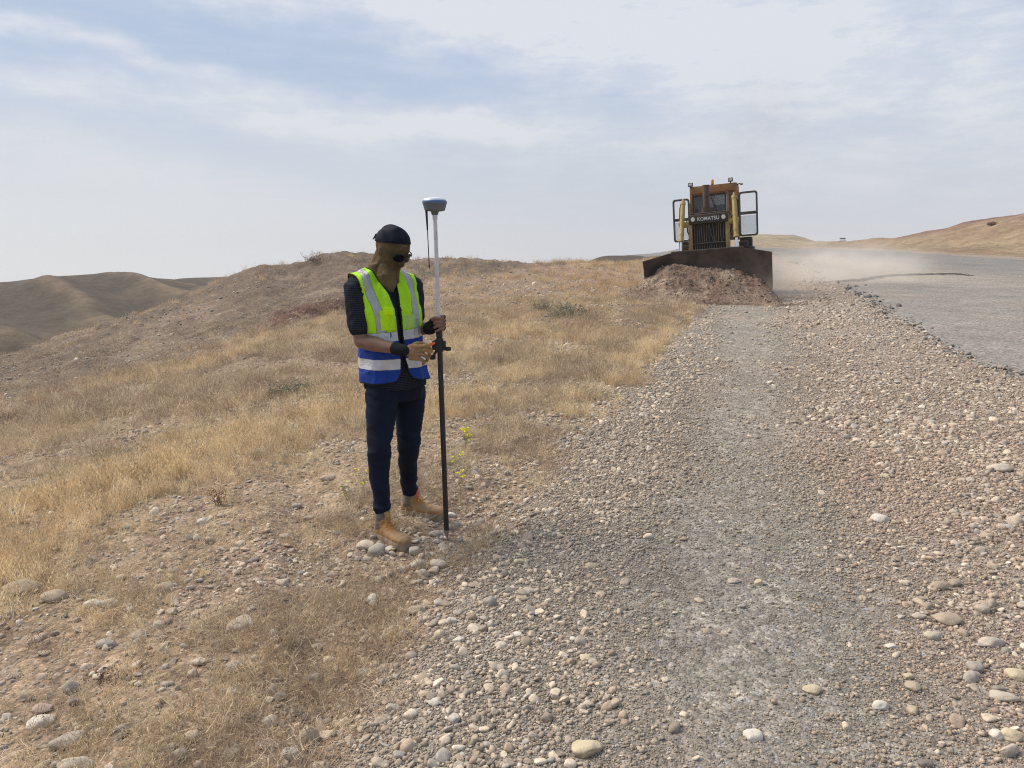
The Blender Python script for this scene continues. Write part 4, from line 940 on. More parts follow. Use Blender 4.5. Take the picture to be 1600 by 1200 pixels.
text_mesh('KOMATSU', .160, Matrix.Translation((0, -2.026, zz(2.715))) @ Matrix.Rotation(R(90), 4, 'X'), M_WHT, hd, bold=.018, sx=.92)
# exhaust
ex = MB().cyl((-.12, -.95, zz(2.80)), (-.12, -.95, zz(3.14)), .19, seg=24).box((-.02, -.95, zz(3.02)), (.34, .36, .22), .04).build('muffler', M_IRON, doz)
MB().cyl((-.14, -.95, zz(3.12)), (-.14, -.95, zz(3.84)), .112, .118, 24).cyl((-.14, -.95, zz(3.83)), (-.14, -.95, zz(3.85)), .125, .125, 24).box((-.13, -1.065, zz(3.5)), (.03, .02, .62), .004).build('exhaust_stack', worn('rusty_stack', (.09, .06, .05), (.14, .10, .08), 6, .75, .3, dust=.2), ex)
# lift cylinders
for s_, zt, zb in ((-1, 3.32, 2.05), (1, 3.36, 2.06)):
    xt, xb = s_*.84, s_*.90; yb = -2.15
    T = Vector((xt, -1.75, zz(zt))); B_ = Vector((xb, -2.2, zz(zb))); E_ = Vector((xb+s_*.01, -2.42, zz(1.45)))
    c = MB().cyl(B_, T, .078, .078, 24).cyl(B_, B_.lerp(T, .05), .092, .092, 24).cyl(B_.lerp(T, .16), B_.lerp(T, .20), .088, .088, 24).cyl(B_.lerp(T, .93), T, .09, .085, 24).cyl(T, T+Vector((0, .02, .10)), .05, .03, 14).build('lift_cylinder', M_YEL, doz)
    MB().cyl(E_, B_, .045, .045, 20).build('cylinder_rod', M_CHR, c)
    MB().tube([T+Vector((.06*s_, -.05, -.02)), T+Vector((.11*s_, -.06, -.2)), T+Vector((.13*s_, -.05, -.5)), T+Vector((.09*s_, 0, -.75))], .018, 8).build('hose', M_BLACK, c)
    MB().box((s_*.80, -1.86, zz(2.58)), (.36, .20, .17), .04).cyl((s_*.98, -1.9, zz(2.58)), (s_*.66, -1.9, zz(2.58)), .075, seg=20).box((s_*.88, -1.93, zz(2.62)), (.22, .24, .13), .04).build('trunnion_bracket', M_YEL, doz)
    MB().tube([(s_*.64, -1.7, zz(2.9)), (s_*.74, -1.78, zz(2.75)), (s_*.72, -1.8, zz(2.35)), (s_*.62, -1.8, zz(2.1))], .02, 8).build('hose', M_BLACK, doz)
# cab
cy0, cy1 = .35, 1.75; b = MB()
b.box((0, (cy0+cy1)/2, zz(3.83)), (1.68, cy1-cy0+.1, .26), .04)
for x, w in ((-.80, .09), (.50, .08), (.79, .10)): b.box((x, cy0+.03, zz(2.9)), (w, .10, 1.70), .015)
for s_ in (-1, 1): b.box((s_*.80, cy1-.05, zz(2.9)), (.09, .10, 1.70), .015)
b.box((0, cy0+.03, zz(2.62)), (1.56, .07, .78), .01); b.box((-.14, cy0+.03, zz(3.66)), (1.22, .07, .10), .01)
b.box((0, cy1-.05, zz(2.66)), (1.52, .06, .90), .01); b.box((-.62, cy1-.05, zz(3.4)), (.30, .06, .62), .01); b.box((.60, cy1-.05, zz(3.4)), (.34, .06, .62), .01)
b.box((0, (cy0+cy1)/2, zz(2.12)), (1.66, cy1-cy0, .12), .02)
cab = b.build('cab', M_ORG, doz)
b = MB().frame(-.75, .455, zz(3.0), zz(3.66), .045, cy0-.03, cy0-.005, .06); b.build('windscreen_seal', M_BLACK, cab)
MB().box((-.147, cy0+.02, zz(3.33)), (1.16, .008, .62), 0).build('windscreen', M_GL, cab)
MB().box((.645, cy0+.02, zz(3.32)), (.19, .008, .66), 0).build('side_pane', M_GLC, cab)
MB().box((-.02, cy1-.05, zz(3.4)), (.9, .008, .58), 0).build('rear_window', M_GLC, cab)
st_ = MB().box((.12, 1.15, zz(2.5)), (.5, .5, .16), .05).box((.12, 1.42, zz(2.98)), (.46, .12, .72), .06).build('driver_seat', M_BLACK, cab)
MB().tube([(-.3, .75, zz(2.2)), (-.31, .7, zz(2.9)), (-.30, .72, zz(3.0))], .02, 8).ball((-.30, .72, zz(3.02)), .04).build('lever', M_BLACK, cab)
MB().tube([(-.1, cy0-.06, zz(3.62)), (-.02, cy0-.08, zz(3.4)), (.12, cy0-.06, zz(3.06)), (.2, cy0-.05, zz(2.98))], .012, 6).build('wiper', M_BLACK, cab)
for x, y, h in ((-.80, cy0-.05, 4.03), (.62, cy0-.05, 4.06)):
    wl = MB().box((x, y, zz(h)), (.17, .12, .13), .02).cyl((x, y, zz(h-.06)), (x, y, zz(h-.12)), .02).build('work_light', M_IRON, doz)
    MB().box((x, y-.063, zz(h)), (.12, .008, .085), .002).build('lens', M_LAMP, wl)
be = MB().cyl((-.05, .7, zz(3.94)), (-.05, .7, zz(4.02)), .055, .05).build('beacon', M_IRON, doz)
MB().lathe([(.045, 0), (.052, .02), (.052, .11), (.035, .15), (.01, .16)], (-.05, .7, zz(4.02)), 20).build('dome', M_AMB, be)
MB().tube([(.84, cy0, zz(3.86)), (.92, cy0-.1, zz(3.90)), (1.0, cy0-.1, zz(3.86))], .02, 6).box((1.0, cy0-.1, zz(3.87)), (.10, .03, .05), .01).build('mirror', M_BLACK, doz)
for s_, w in ((-1, .62), (1, .66)):
    x0, x1 = (-.86-w, -.86) if s_ < 0 else (.88, .88+w); z0, z1 = (2.10, 3.58) if s_ < 0 else (2.12, 3.62); yd = .30
    d = MB().frame(x0, x1, zz(z0), zz(z1), .065, yd-.03, yd+.03, .10).box(((x0+x1)/2, yd, zz(z0+(z1-z0)*.52)), (w-.11, .055, .10), .005).build('door', M_DOOR, doz)
    MB().box(((x0+x1)/2, yd, zz(z0+(z1-z0)*.76)), (w-.12, .008, (z1-z0)*.48-.13), 0).build('pane', M_GLC, d)
    MB().box(((x0+x1)/2, yd, zz(z0+(z1-z0)*.26)), (w-.12, .008, (z1-z0)*.50-.13), 0).build('pane', M_GLT, d)
    MB().box(((x0 if s_ < 0 else x1)-s_*-.0-s_*.10, yd-.05, zz(z0+(z1-z0)*.52)), (.12, .03, .03), .008).build('handle', M_IRON, d)
    for zf in (.2, .8): MB().cyl((s_*.86, yd+.02, zz(z0+(z1-z0)*zf-.05)), (s_*.86, yd+.02, zz(z0+(z1-z0)*zf+.05)), .025, seg=12).build('hinge', M_IRON, d)
MB().tube([(.84, cy0-.05, zz(2.3)), (.84, cy0-.12, zz(2.5)), (.84, cy0-.12, zz(3.4)), (.84, cy0-.05, zz(3.6))], .018, 8).build('grab_rail', M_OCH, doz)
MB().tube([(-.84, cy0-.05, zz(2.3)), (-.84, cy0-.12, zz(2.5)), (-.84, cy0-.12, zz(3.2)), (-.84, cy0-.05, zz(3.4))], .018, 8).build('grab_rail', M_OCH, doz)

# ------------------------------------------------------------------ soil heap in front of the blade
def heap():
    Md = Matrix.Translation((base.x, base.y, 0)) @ Matrix.Rotation(DYAW, 4, 'Z')
    xs = np.linspace(-3.6, 2.8, 200); us = np.linspace(0, 1, 110); Xg, Ug = np.meshgrid(xs, us, indexing='ij'); X = Xg.ravel(); U = Ug.ravel()
    crest = np.interp(X, [-3.6, -3.0, -2.4, -1.75, -1.1, -.5, .2, .9, 1.5, 1.95, 2.3, 3.0], [-.05, .10, .42, .86, 1.22, 1.12, 1.08, 1.02, .82, .40, .0, -.05])
    front = np.interp(X, [-3.6, -2.6, 0, 2, 3.0], [.8, 2.2, 2.4, 2.0, .7])
    yb = -2.93-np.maximum(0, np.abs(X)-1.3)*.62
    yb = np.where(np.abs(X) > 2.05, -2.93-.4, yb)
    Y = yb+.12-U*(front+.12)
    prof = np.where(U < .10, .93+.07*U/.10, (1-((U-.10)/.90))**1.25*(1+.9*((U-.10)/.90)*(1-(U-.10)/.90)))
    Wx = Md[0][0]*X+Md[0][1]*Y+Md[0][3]; Wy = Md[1][0]*X+Md[1][1]*Y+Md[1][3]
    g0 = height(Wx, Wy, False); nz = fbm(X, Y, 1.4, 5, 111, .6)*.20+np.abs(fbm(X, Y, 4, 4, 112, .6))*.12
    Zc = g0*.0+.22+(crest-.22)*prof
    Zt = np.maximum(Zc+nz*np.clip(prof*2.0, 0, 1)*np.clip(crest, .1, 1), g0-.04+.02*nz)
    Zt = np.where(prof <= .02, g0-.05, Zt)
    V = np.stack([Wx, Wy, Zt], 1); me, used = gridmesh('soil_heap', V, len(xs), len(us))
    c = np.tile(np.array([.195, .138, .10]), (len(X), 1)); c = lerp(c, (.14, .092, .066), sstep(-.25, .3, fbm(X, Y, .8, 4, 113)-.25*X/2)); c = lerp(c, (.30, .23, .165), sstep(.1, .5, fbm(X, Y, 1.7, 4, 114))*.7)
    setcol(me, c[used])
    o = mkobj('soil_heap', me, M_GROUND, label='heap of reddish-brown soil pushed up against the bulldozer blade', cat='soil heap')
    n = 1700; k = rng.integers(0, len(X), n); k = k[(prof[k] > .05) & (Zt[k] > g0[k]+.03)]; n = len(k); s = np.clip(rng.lognormal(math.log(.032), .5, n), .015, .12)
    P = V[k]+rng.normal(0, .02, (n, 3)); P[:, 2] = V[k, 2]+s*.05
    t = np.array([(.20, .135, .10), (.16, .10, .072), (.27, .20, .155), (.36, .30, .245), (.22, .155, .115)])[rng.integers(0, 5, n)]
    q = scatter('clods', P, rng.uniform(0, 6, (n, 3)), s[:, None]*rng.uniform(.7, 1.2, (n, 3)), rng.integers(0, 10, n), t, PC_BIG); q.parent = o; q['kind'] = 'stuff'
heap()

# ------------------------------------------------------------------ far-off vehicle on the skyline
M_CARW = mat('white_car_paint', (.70, .70, .68), .35, 0, .5); M_CARG = mat('dark_car_glass', (.05, .06, .07), .1, 0, .6)
def truck():
    x, y = at(1316, 377, 214).x, 214.; p = Vector((x, y, hz(x, y)))
    t = empty('parked_pickup', p, (0, 0, -R(22)), label='tiny white pickup on the skyline beyond the end of the road', cat='pickup')
    MB().box((0, 0, .75), (1.8, 4.6, .55), .15).box((0, -1.6, 1.0), (1.7, 1.3, .2), .08).build('body', M_CARW, t)
    b = MB().box((0, .1, 1.35), (1.55, 1.7, .62), .2).build('cabin', M_CARW, t); MB().box((0, .1, 1.38), (1.58, 1.5, .34), .05).box((0, .1, 1.38), (1.4, 1.74, .34), .05).build('windows', M_CARG, b)
    for sx in (-1, 1):
        for sy in (-1.45, 1.4): MB().cyl((sx*.72, sy, .37), (sx*.94, sy, .37), .37, seg=20).build('wheel', M_BLACK, t)
truck()
# ------------------------------------------------------------------ the surveyor
from mathutils import noise as mnoise
from mathutils.bvhtree import BVHTree
def loft(bm, rings, seg=28, power=2.3):
    """rings: (centre, axis u, axis v, half u, half v) joined into a closed skin"""
    rows = []
    for c, u, v, a, b_ in rings:
        c = Vector(c); u = Vector(u).normalized(); v = Vector(v).normalized(); row = []
        for k in range(seg):
            t = 2*math.pi*k/seg; ct, st = math.cos(t), math.sin(t)
            row.append(bm.verts.new(c+u*a*math.copysign(abs(ct)**(2/power), ct)+v*b_*math.copysign(abs(st)**(2/power), st)))
        rows.append(row)
    for p, q in zip(rows[:-1], rows[1:]):
        for k in range(seg): bm.faces.new((p[k], p[(k+1) % seg], q[(k+1) % seg], q[k]))
    bm.faces.new(rows[0][::-1]); bm.faces.new(rows[-1])
def limb(bm, pts, seg=20, flat=1., flatdir=None):
    """pts: [(point, radius)] a tapering limb with rounded ends"""
    P = [Vector(p) for p, r in pts]; Rr = [r for p, r in pts]; rings = []
    for i, p in enumerate(P):
        d = (P[min(i+1, len(P)-1)]-P[max(i-1, 0)]).normalized(); ref = Vector(flatdir) if flatdir is not None else Vector((.31, .9, .25))
        v = (ref-d*ref.dot(d)).normalized(); u = d.cross(v)
        rings.append((p, u, v, Rr[i], Rr[i]*flat))
    loft(bm, rings, seg, 2.0)
    for p, r in ((P[0], Rr[0]), (P[-1], Rr[-1])):
        q = bmesh.ops.create_uvsphere(bm, u_segments=16, v_segments=10, radius=r*.98); bmesh.ops.translate(bm, vec=p, verts=q['verts'])
def ell(bm, c, axes, rad, seg=24):
    q = bmesh.ops.create_uvsphere(bm, u_segments=seg, v_segments=seg*2//3, radius=1)
    M = Matrix((Vector(axes[0]).normalized()*rad[0], Vector(axes[1]).normalized()*rad[1], Vector(axes[2]).normalized()*rad[2])).transposed().to_4x4()
    bmesh.ops.transform(bm, matrix=Matrix.Translation(c) @ M, verts=q['verts'])
def fuse(bm, voxel, smooth=6, disp=None, off=0.):
    """one continuous surface out of overlapping volumes, smoothed at the joints"""
    bmesh.ops.recalc_face_normals(bm, faces=bm.faces); me = bpy.data.meshes.new('tmp'); bm.to_mesh(me); bm.free()
    o = bpy.data.objects.new('tmp', me); COL.objects.link(o)
    m = o.modifiers.new('r', 'REMESH'); m.mode = 'VOXEL'; m.voxel_size = voxel
    m = o.modifiers.new('s', 'SMOOTH'); m.factor = .5; m.iterations = smooth
    bpy.context.view_layer.update(); out = bpy.data.meshes.new_from_object(o.evaluated_get(bpy.context.evaluated_depsgraph_get()))
    bpy.data.objects.remove(o); bpy.data.meshes.remove(me)
    if disp or off:
        ns = [Vector(v.normal) for v in out.vertices]
        for v, n in zip(out.vertices, ns): v.co += n*(off+(disp(v.co, n) if disp else 0))
    out.polygons.foreach_set('use_smooth', [True]*len(out.polygons)); out.update(); return out
def fold(p, sx, sy, sz, seed=0.):
    """ridged cloth folds, 0..1"""
    n = mnoise.noise(Vector((p.x*sx+seed, p.y*sy-seed, p.z*sz))); return (1-abs(n)*2.4)

FW = Vector((.60, -.80, 0)); LF = Vector((.80, .60, 0)); UP = Vector((0, 0, 1))
def TC(z): return Vector((-.695-.055*(z-.92)/.5+.006, 4.25, z))      # torso axis
zg1, zg2 = hz(-.70, 4.02), hz(-.55, 4.45)
person = empty('person', (-.69, 4.24, min(zg1, zg2)), label='surveyor in a yellow and blue safety vest with covered face, holding a pole', cat='person')
def pk(name, me, m, **k):
    """parent keeping world coordinates"""
    me.transform(Matrix.Translation(-person.location)); return mkobj(name, me, m, person, **k)
def atp(px, py, Y): return at(px, py, Y)
# joints
SR, ER, WR = atp(557, 449, 4.13), atp(564, 533, 4.09), atp(628, 547, 3.97)
SL, EL_, WL = atp(644, 449, 4.35), atp(651, 513, 4.40), atp(672, 514, 4.20)
HR, KR, AR = atp(598, 628, 4.17), atp(592, 706, 4.08), atp(598, 800, 4.07)
HL, KL, AL = atp(641, 628, 4.33), atp(638, 696, 4.33), atp(641, 772, 4.46)
# torso sections: height, half width, half depth, forward shift
TOR = [(.84, .168, .118, .0), (.92, .170, .122, .0), (1.0, .163, .118, .005), (1.08, .160, .115, .01), (1.18, .170, .120, .012), (1.28, .183, .125, .008), (1.36, .186, .118, .0), (1.42, .170, .095, -.008), (1.465, .115, .07, -.015), (1.50, .07, .058, -.015)]
def torso(bm, g=0., zlo=0): loft(bm, [(TC(z)+FW*f, LF, FW, a+g, b_+g) for z, a, b_, f in TOR if z > zlo], 36, 2.35)
NB, NT_ = TC(1.44)+FW*.0, atp(607, 412, 4.215)
# head frame
HC = atp(614, 388, 4.20); ha = R(50); pt = R(26)
HF = Vector((math.sin(ha)*math.cos(pt), -math.cos(ha)*math.cos(pt), -math.sin(pt))); HL_ = Vector((math.cos(ha), math.sin(ha), 0)); HU = HL_.cross(HF)*-1
if HU.z < 0: HU = -HU
def hp(f, l, u): return HC+HF*f+HL_*l+HU*u
def head(bm, g=0.):
    ell(bm, hp(-.008, 0, .018), (HF, HL_, HU), (.101+g, .083+g, .098+g), 32)
    ell(bm, hp(.020, 0, -.045), (HF, HL_, HU), (.068+g, .060+g, .072+g), 28)
    ell(bm, hp(.055, 0, -.088), (HF, HL_, HU), (.030+g, .030+g, .024+g), 20)
    ell(bm, hp(.074, 0, -.010), (HF, HL_, HU), (.022+g*.6, .050+g*.6, .03), 20)
    limb(bm, [(hp(.088, 0, -.010), .009+g*.6), (hp(.103, 0, -.040), .012+g*.6), (hp(.101, 0, -.050), .013+g*.6)], 12)
    ell(bm, hp(.080, 0, -.064), (HF, HL_, HU), (.018+g*.5, .026+g*.5, .012+g*.5), 16)
    ell(bm, hp(-.004, 0, -.025), (HF, HL_, HU), (.080+g, .066+g, .090+g), 28)
    for s_ in (-1, 1): ell(bm, hp(-.005, s_*.079, -.008), (HF, HL_, HU), (.017, .010+g*.5, .030), 16)
def neck(bm, g=0.): limb(bm, [(TC(1.40)+FW*-.01, .068+g), (TC(1.47)+FW*.0, .060+g), (hp(-.012, 0, -.075), .056+g), (hp(0, 0, -.03), .055+g)])
HR2, HL2 = HR+Vector((0, 0, .06)), HL+Vector((0, 0, .06))

# ---- hands
POLE_B = Vector((-.385, 4.14, hz(-.385, 4.14))); POLE_T = atp(679.5, 336, 4.14)
def pole_at(z): return POLE_B.lerp(POLE_T, (z-POLE_B.z)/(POLE_T.z-POLE_B.z))
GH = pole_at(zc(688, 506, 4.14))     # grip height centre
def grip(bm, g=0., tips=True):
    """left hand: palm behind the pole, four fingers coming round its far side to the front, thumb on the near side"""
    X_, Y_, Z_ = Vector((1, 0, 0)), Vector((0, 1, 0)), Vector((0, 0, 1))
    Q = lambda x, y, z: GH+Vector((x, y, z))
    limb(bm, [(WL, .025+g), (Q(-.060, .040, -.012), .024+g), (Q(-.035, .036, -.006), .024+g)], 16)
    for z in (-.030, -.010, .010, .028): limb(bm, [(Q(-.040, .036, z*.6-.006), .0165+g), (Q(-.002, .036, z), .0145+g), (Q(.022, .028, z+.002), .0120+g)], 12)
    limb(bm, [(Q(-.045, .028, .004), .0165+g), (Q(-.036, .004, .020), .0135+g)], 12)
    if tips:
        for i, (z, L, rr) in enumerate(((.030, 1.0, .0088), (.010, 1.08, .0094), (-.010, 1.0, .0090), (-.029, .86, .0080))):
            pts = []
            for k in range(8):
                a = R(52-(k/7)*205*L); R_ = .0255+.001*i; pts.append((Q(R_*math.cos(a), R_*1.08*math.sin(a), z+.012-.020*(k/7)**1.2*(1.1)+(.004 if k in (2, 5) else 0)), rr*(1.10 if k in (0, 3) else .98 if k < 6 else .86)+g))
            limb(bm, pts, 12)
        limb(bm, [(Q(-.036, .004, .020), .0125+g), (Q(-.030, -.014, .030), .0112+g), (Q(-.016, -.025, .036), .0105+g), (Q(-.004, -.029, .034), .0090+g)], 12)
def right_hand(bm, g=0.):
    Q = lambda px, py, dy: atp(px, py, 3.985+dy)
    limb(bm, [(WR, .026+g), (Q(637, 548, 0), .026+g), (Q(643, 549, 0), .024+g)], 16)
    for a, b_ in (((641, 543), (656, 542)), ((641, 548), (657, 548)), ((641, 554), (656, 554)), ((642, 558), (654, 560))): limb(bm, [(Q(*a, .005), .0175+g), (Q(*b_, .005), .0125+g)], 12)
    F = [((656, 541), (665, 540), (671, 544), (674.5, 549)), ((657, 547.5), (666, 546.5), (671, 551), (671, 556)), ((656, 553.5), (664, 555), (668.5, 559), (667, 563)), ((654, 559.5), (660, 563), (663.5, 566), (661, 569))]
    for i, f in enumerate(F):
        rr = (.0100, .0102, .0098, .0088)[i]; dd = (0, -.008, .004, .026)
        limb(bm, [(Q(*f[0], .002), rr*1.12+g), (Q(*f[1], -.008), rr*1.05+g), (Q(*f[2], .004), rr+g), (Q(*f[3], .024), rr*.88+g)], 12)
    limb(bm, [(Q(643, 542, .012), .0150+g), (Q(651, 537, .028), .0125+g), (Q(660, 537, .036), .0115+g), (Q(668, 540, .036), .0098+g)], 12)
# ---- bare body, one surface
bm = bmesh.new(); torso(bm); head(bm); neck(bm)
limb(bm, [(SR+Vector((.01, 0, -.02)), .046), (SR.lerp(ER, .5), .044), (ER, .040)]); limb(bm, [(ER, .040), (ER.lerp(WR, .3), .043), (ER.lerp(WR, .75), .031), (WR, .026)])
limb(bm, [(SL+Vector((-.01, 0, -.02)), .046), (SL.lerp(EL_, .5), .044), (EL_, .040)]); limb(bm, [(EL_, .040), (EL_.lerp(WL, .35), .041), (EL_.lerp(WL, .8), .030), (WL, .026)])
for h_, k_, a_ in ((HR2, KR, AR), (HL2, KL, AL)): limb(bm, [(h_, .076), (h_.lerp(k_, .5), .062), (k_, .044), (k_.lerp(a_, .35)+FW*-.016, .038), (k_.lerp(a_, .7)+FW*-.006, .030), (a_, .028)])
grip(bm)
M_SKIN = mat('skin', (.235, .125, .085), .55, 0, .4); N = NT(M_SKIN.node_tree); b = M_SKIN.node_tree.nodes['Principled BSDF']
v = N.new('ShaderNodeTexCoord').outputs['Object']; b.inputs['Subsurface Weight'].default_value = .08
N.l.new(N.mix(N.ramp(N.noise(v, 22, 5, .65), .35, .65), (.185, .100, .068), (.225, .122, .082)), b.inputs['Base Color']); N.l.new(N.bump(N.noise(v, 160, 3, .6), .0012), b.inputs['Normal'])
pk('body', fuse(bm, .0034, 3), M_SKIN)
for a_, h_ in ((AR, 1), (AL, 1)): pass
# ---- trousers
def dn(p, n):
    k1 = math.exp(-((p.z-KR.z)/.08)**2)+math.exp(-((p.z-(AR.z+.05))/.07)**2)*1.2+.35+math.exp(-((p.z-.80)/.06)**2)*.6
    q = Vector((p.x, p.y, p.z+.35*p.x)); return .0060*k1*fold(q, 7, 7, 19)+.0020*fold(q, 20, 20, 34, 3)+.001
bm = bmesh.new()
loft(bm, [(TC(.93)+FW*.0, LF, FW, .158, .112), (TC(.88), LF, FW, .166, .118), (TC(.82)+Vector((.005, 0, 0)), LF, FW, .160, .112), (TC(.76)+Vector((.008, 0, 0)), LF, FW, .140, .095)], 32, 2.3)
for h_, k_, a_ in ((HR2, KR, AR), (HL2, KL, AL)):
    calf = k_.lerp(a_, .35)+FW*-.018
    limb(bm, [(h_, .092), (h_.lerp(k_, .35), .086), (h_.lerp(k_, .7), .071), (k_+FW*.008, .062), (k_.lerp(a_, .18)+FW*-.004, .058), (calf, .056), (k_.lerp(a_, .7)+FW*-.006, .047), (a_+Vector((0, 0, .020)), .044)])
M_DENIM = worn('dark_denim', (.0055, .0085, .019), (.010, .016, .034), 5, .85, 0, .15, c3=(.009, .013, .026), bump=.0008)
N = NT(M_DENIM.node_tree)
tr_me = fuse(bm, .0060, 5, dn); trous = pk('trousers', tr_me, M_DENIM)
# ---- shirt, short sleeved
def sn(p, n): return .005*fold(p, 11, 11, 9, 5)+.003*fold(p, 22, 22, 18, 9)+.001
def checks(name, c1, c2, c3):
    m = mat(name, c1, .9, 0, .1); N = NT(m.node_tree); b = m.node_tree.nodes['Principled BSDF']; v = N.new('ShaderNodeTexCoord').outputs['Object']
    sp = N.new('ShaderNodeSeparateXYZ'); N.l.new(v, sp.inputs[0]); zz_ = N.m('ADD', sp.outputs[2], N.m('MULTIPLY', N.noise(v, 6, 2), .01))
    s1 = N.ramp(N.m('SINE', N.m('MULTIPLY', zz_, 640.)), .55, .9); xx = N.m('ADD', sp.outputs[0], N.m('MULTIPLY', sp.outputs[1], .8)); s2 = N.ramp(N.m('SINE', N.m('MULTIPLY', xx, 560.)), .1, .6)
    N.l.new(N.mix(N.m('MULTIPLY', s1, N.m('MULTIPLY', N.m('ADD', .35, s2), .75)), N.mix(N.ramp(N.noise(v, 8, 4), .4, .6), c1, c2), c3), b.inputs['Base Color']); return m
M_SHIRT = checks('dark_checked_shirt', (.011, .014, .021), (.016, .019, .027), (.055, .062, .078))
bm = bmesh.new(); torso(bm, .008)
loft(bm, [(TC(.835)+FW*.0, LF, FW, .180, .130), (TC(.90), LF, FW, .180, .131), (TC(.98), LF, FW, .170, .122)], 32, 2.3)
ell(bm, SR+Vector((.022, .01, .004)), (LF, FW, UP), (.078, .066, .066)); ell(bm, SL+Vector((-.015, -.005, .004)), (LF, FW, UP), (.072, .064, .064))
limb(bm, [(TC(1.455)+LF*-.05, .055), (SR+Vector((.03, .01, .005)), .060)], 20); limb(bm, [(TC(1.455)+LF*.05, .055), (SL+Vector((-.03, -.01, .005)), .058)], 20)
limb(bm, [(SR+Vector((.035, .02, .0)), .066), (SR, .066), (SR.lerp(ER, .4), .062), (SR.lerp(ER, .72), .060)], 24)
limb(bm, [(SL+Vector((-.03, -.01, 0)), .066), (SL, .062), (SL.lerp(EL_, .4), .058), (SL.lerp(EL_, .66), .056)], 24)
sh_me = fuse(bm, .0055, 5, sn)
bvh_me = sh_me.copy()
# cut the bottom of the hem and sleeve ends into open cloth by pressing them flat
pk('shirt', sh_me, M_SHIRT)
# ---- safety vest draped over the shirt
bm2 = bmesh.new(); torso(bm2, .012); loft(bm2, [(TC(.80), LF, FW, .188, .136), (TC(.90), LF, FW, .186, .136), (TC(.98), LF, FW, .174, .126)], 32, 2.3)
limb(bm2, [(TC(1.455)+LF*-.05, .060), (SR+Vector((.03, .01, .005)), .066)], 20); limb(bm2, [(TC(1.455)+LF*.05, .060), (SL+Vector((-.03, -.01, .005)), .064)], 20); ell(bm2, SR+Vector((.022, .01, .004)), (LF, FW, UP), (.084, .072, .072)); ell(bm2, SL+Vector((-.015, -.005, .004)), (LF, FW, UP), (.078, .070, .070)); limb(bm2, [(SR+Vector((.035, .02, .0)), .072), (SR, .072)], 24); limb(bm2, [(SL+Vector((-.03, -.01, 0)), .072), (SL, .066)], 24)
vbase = fuse(bm2, .006, 7); bt = bmesh.new(); bt.from_mesh(vbase); BV = BVHTree.FromBMesh(bt)
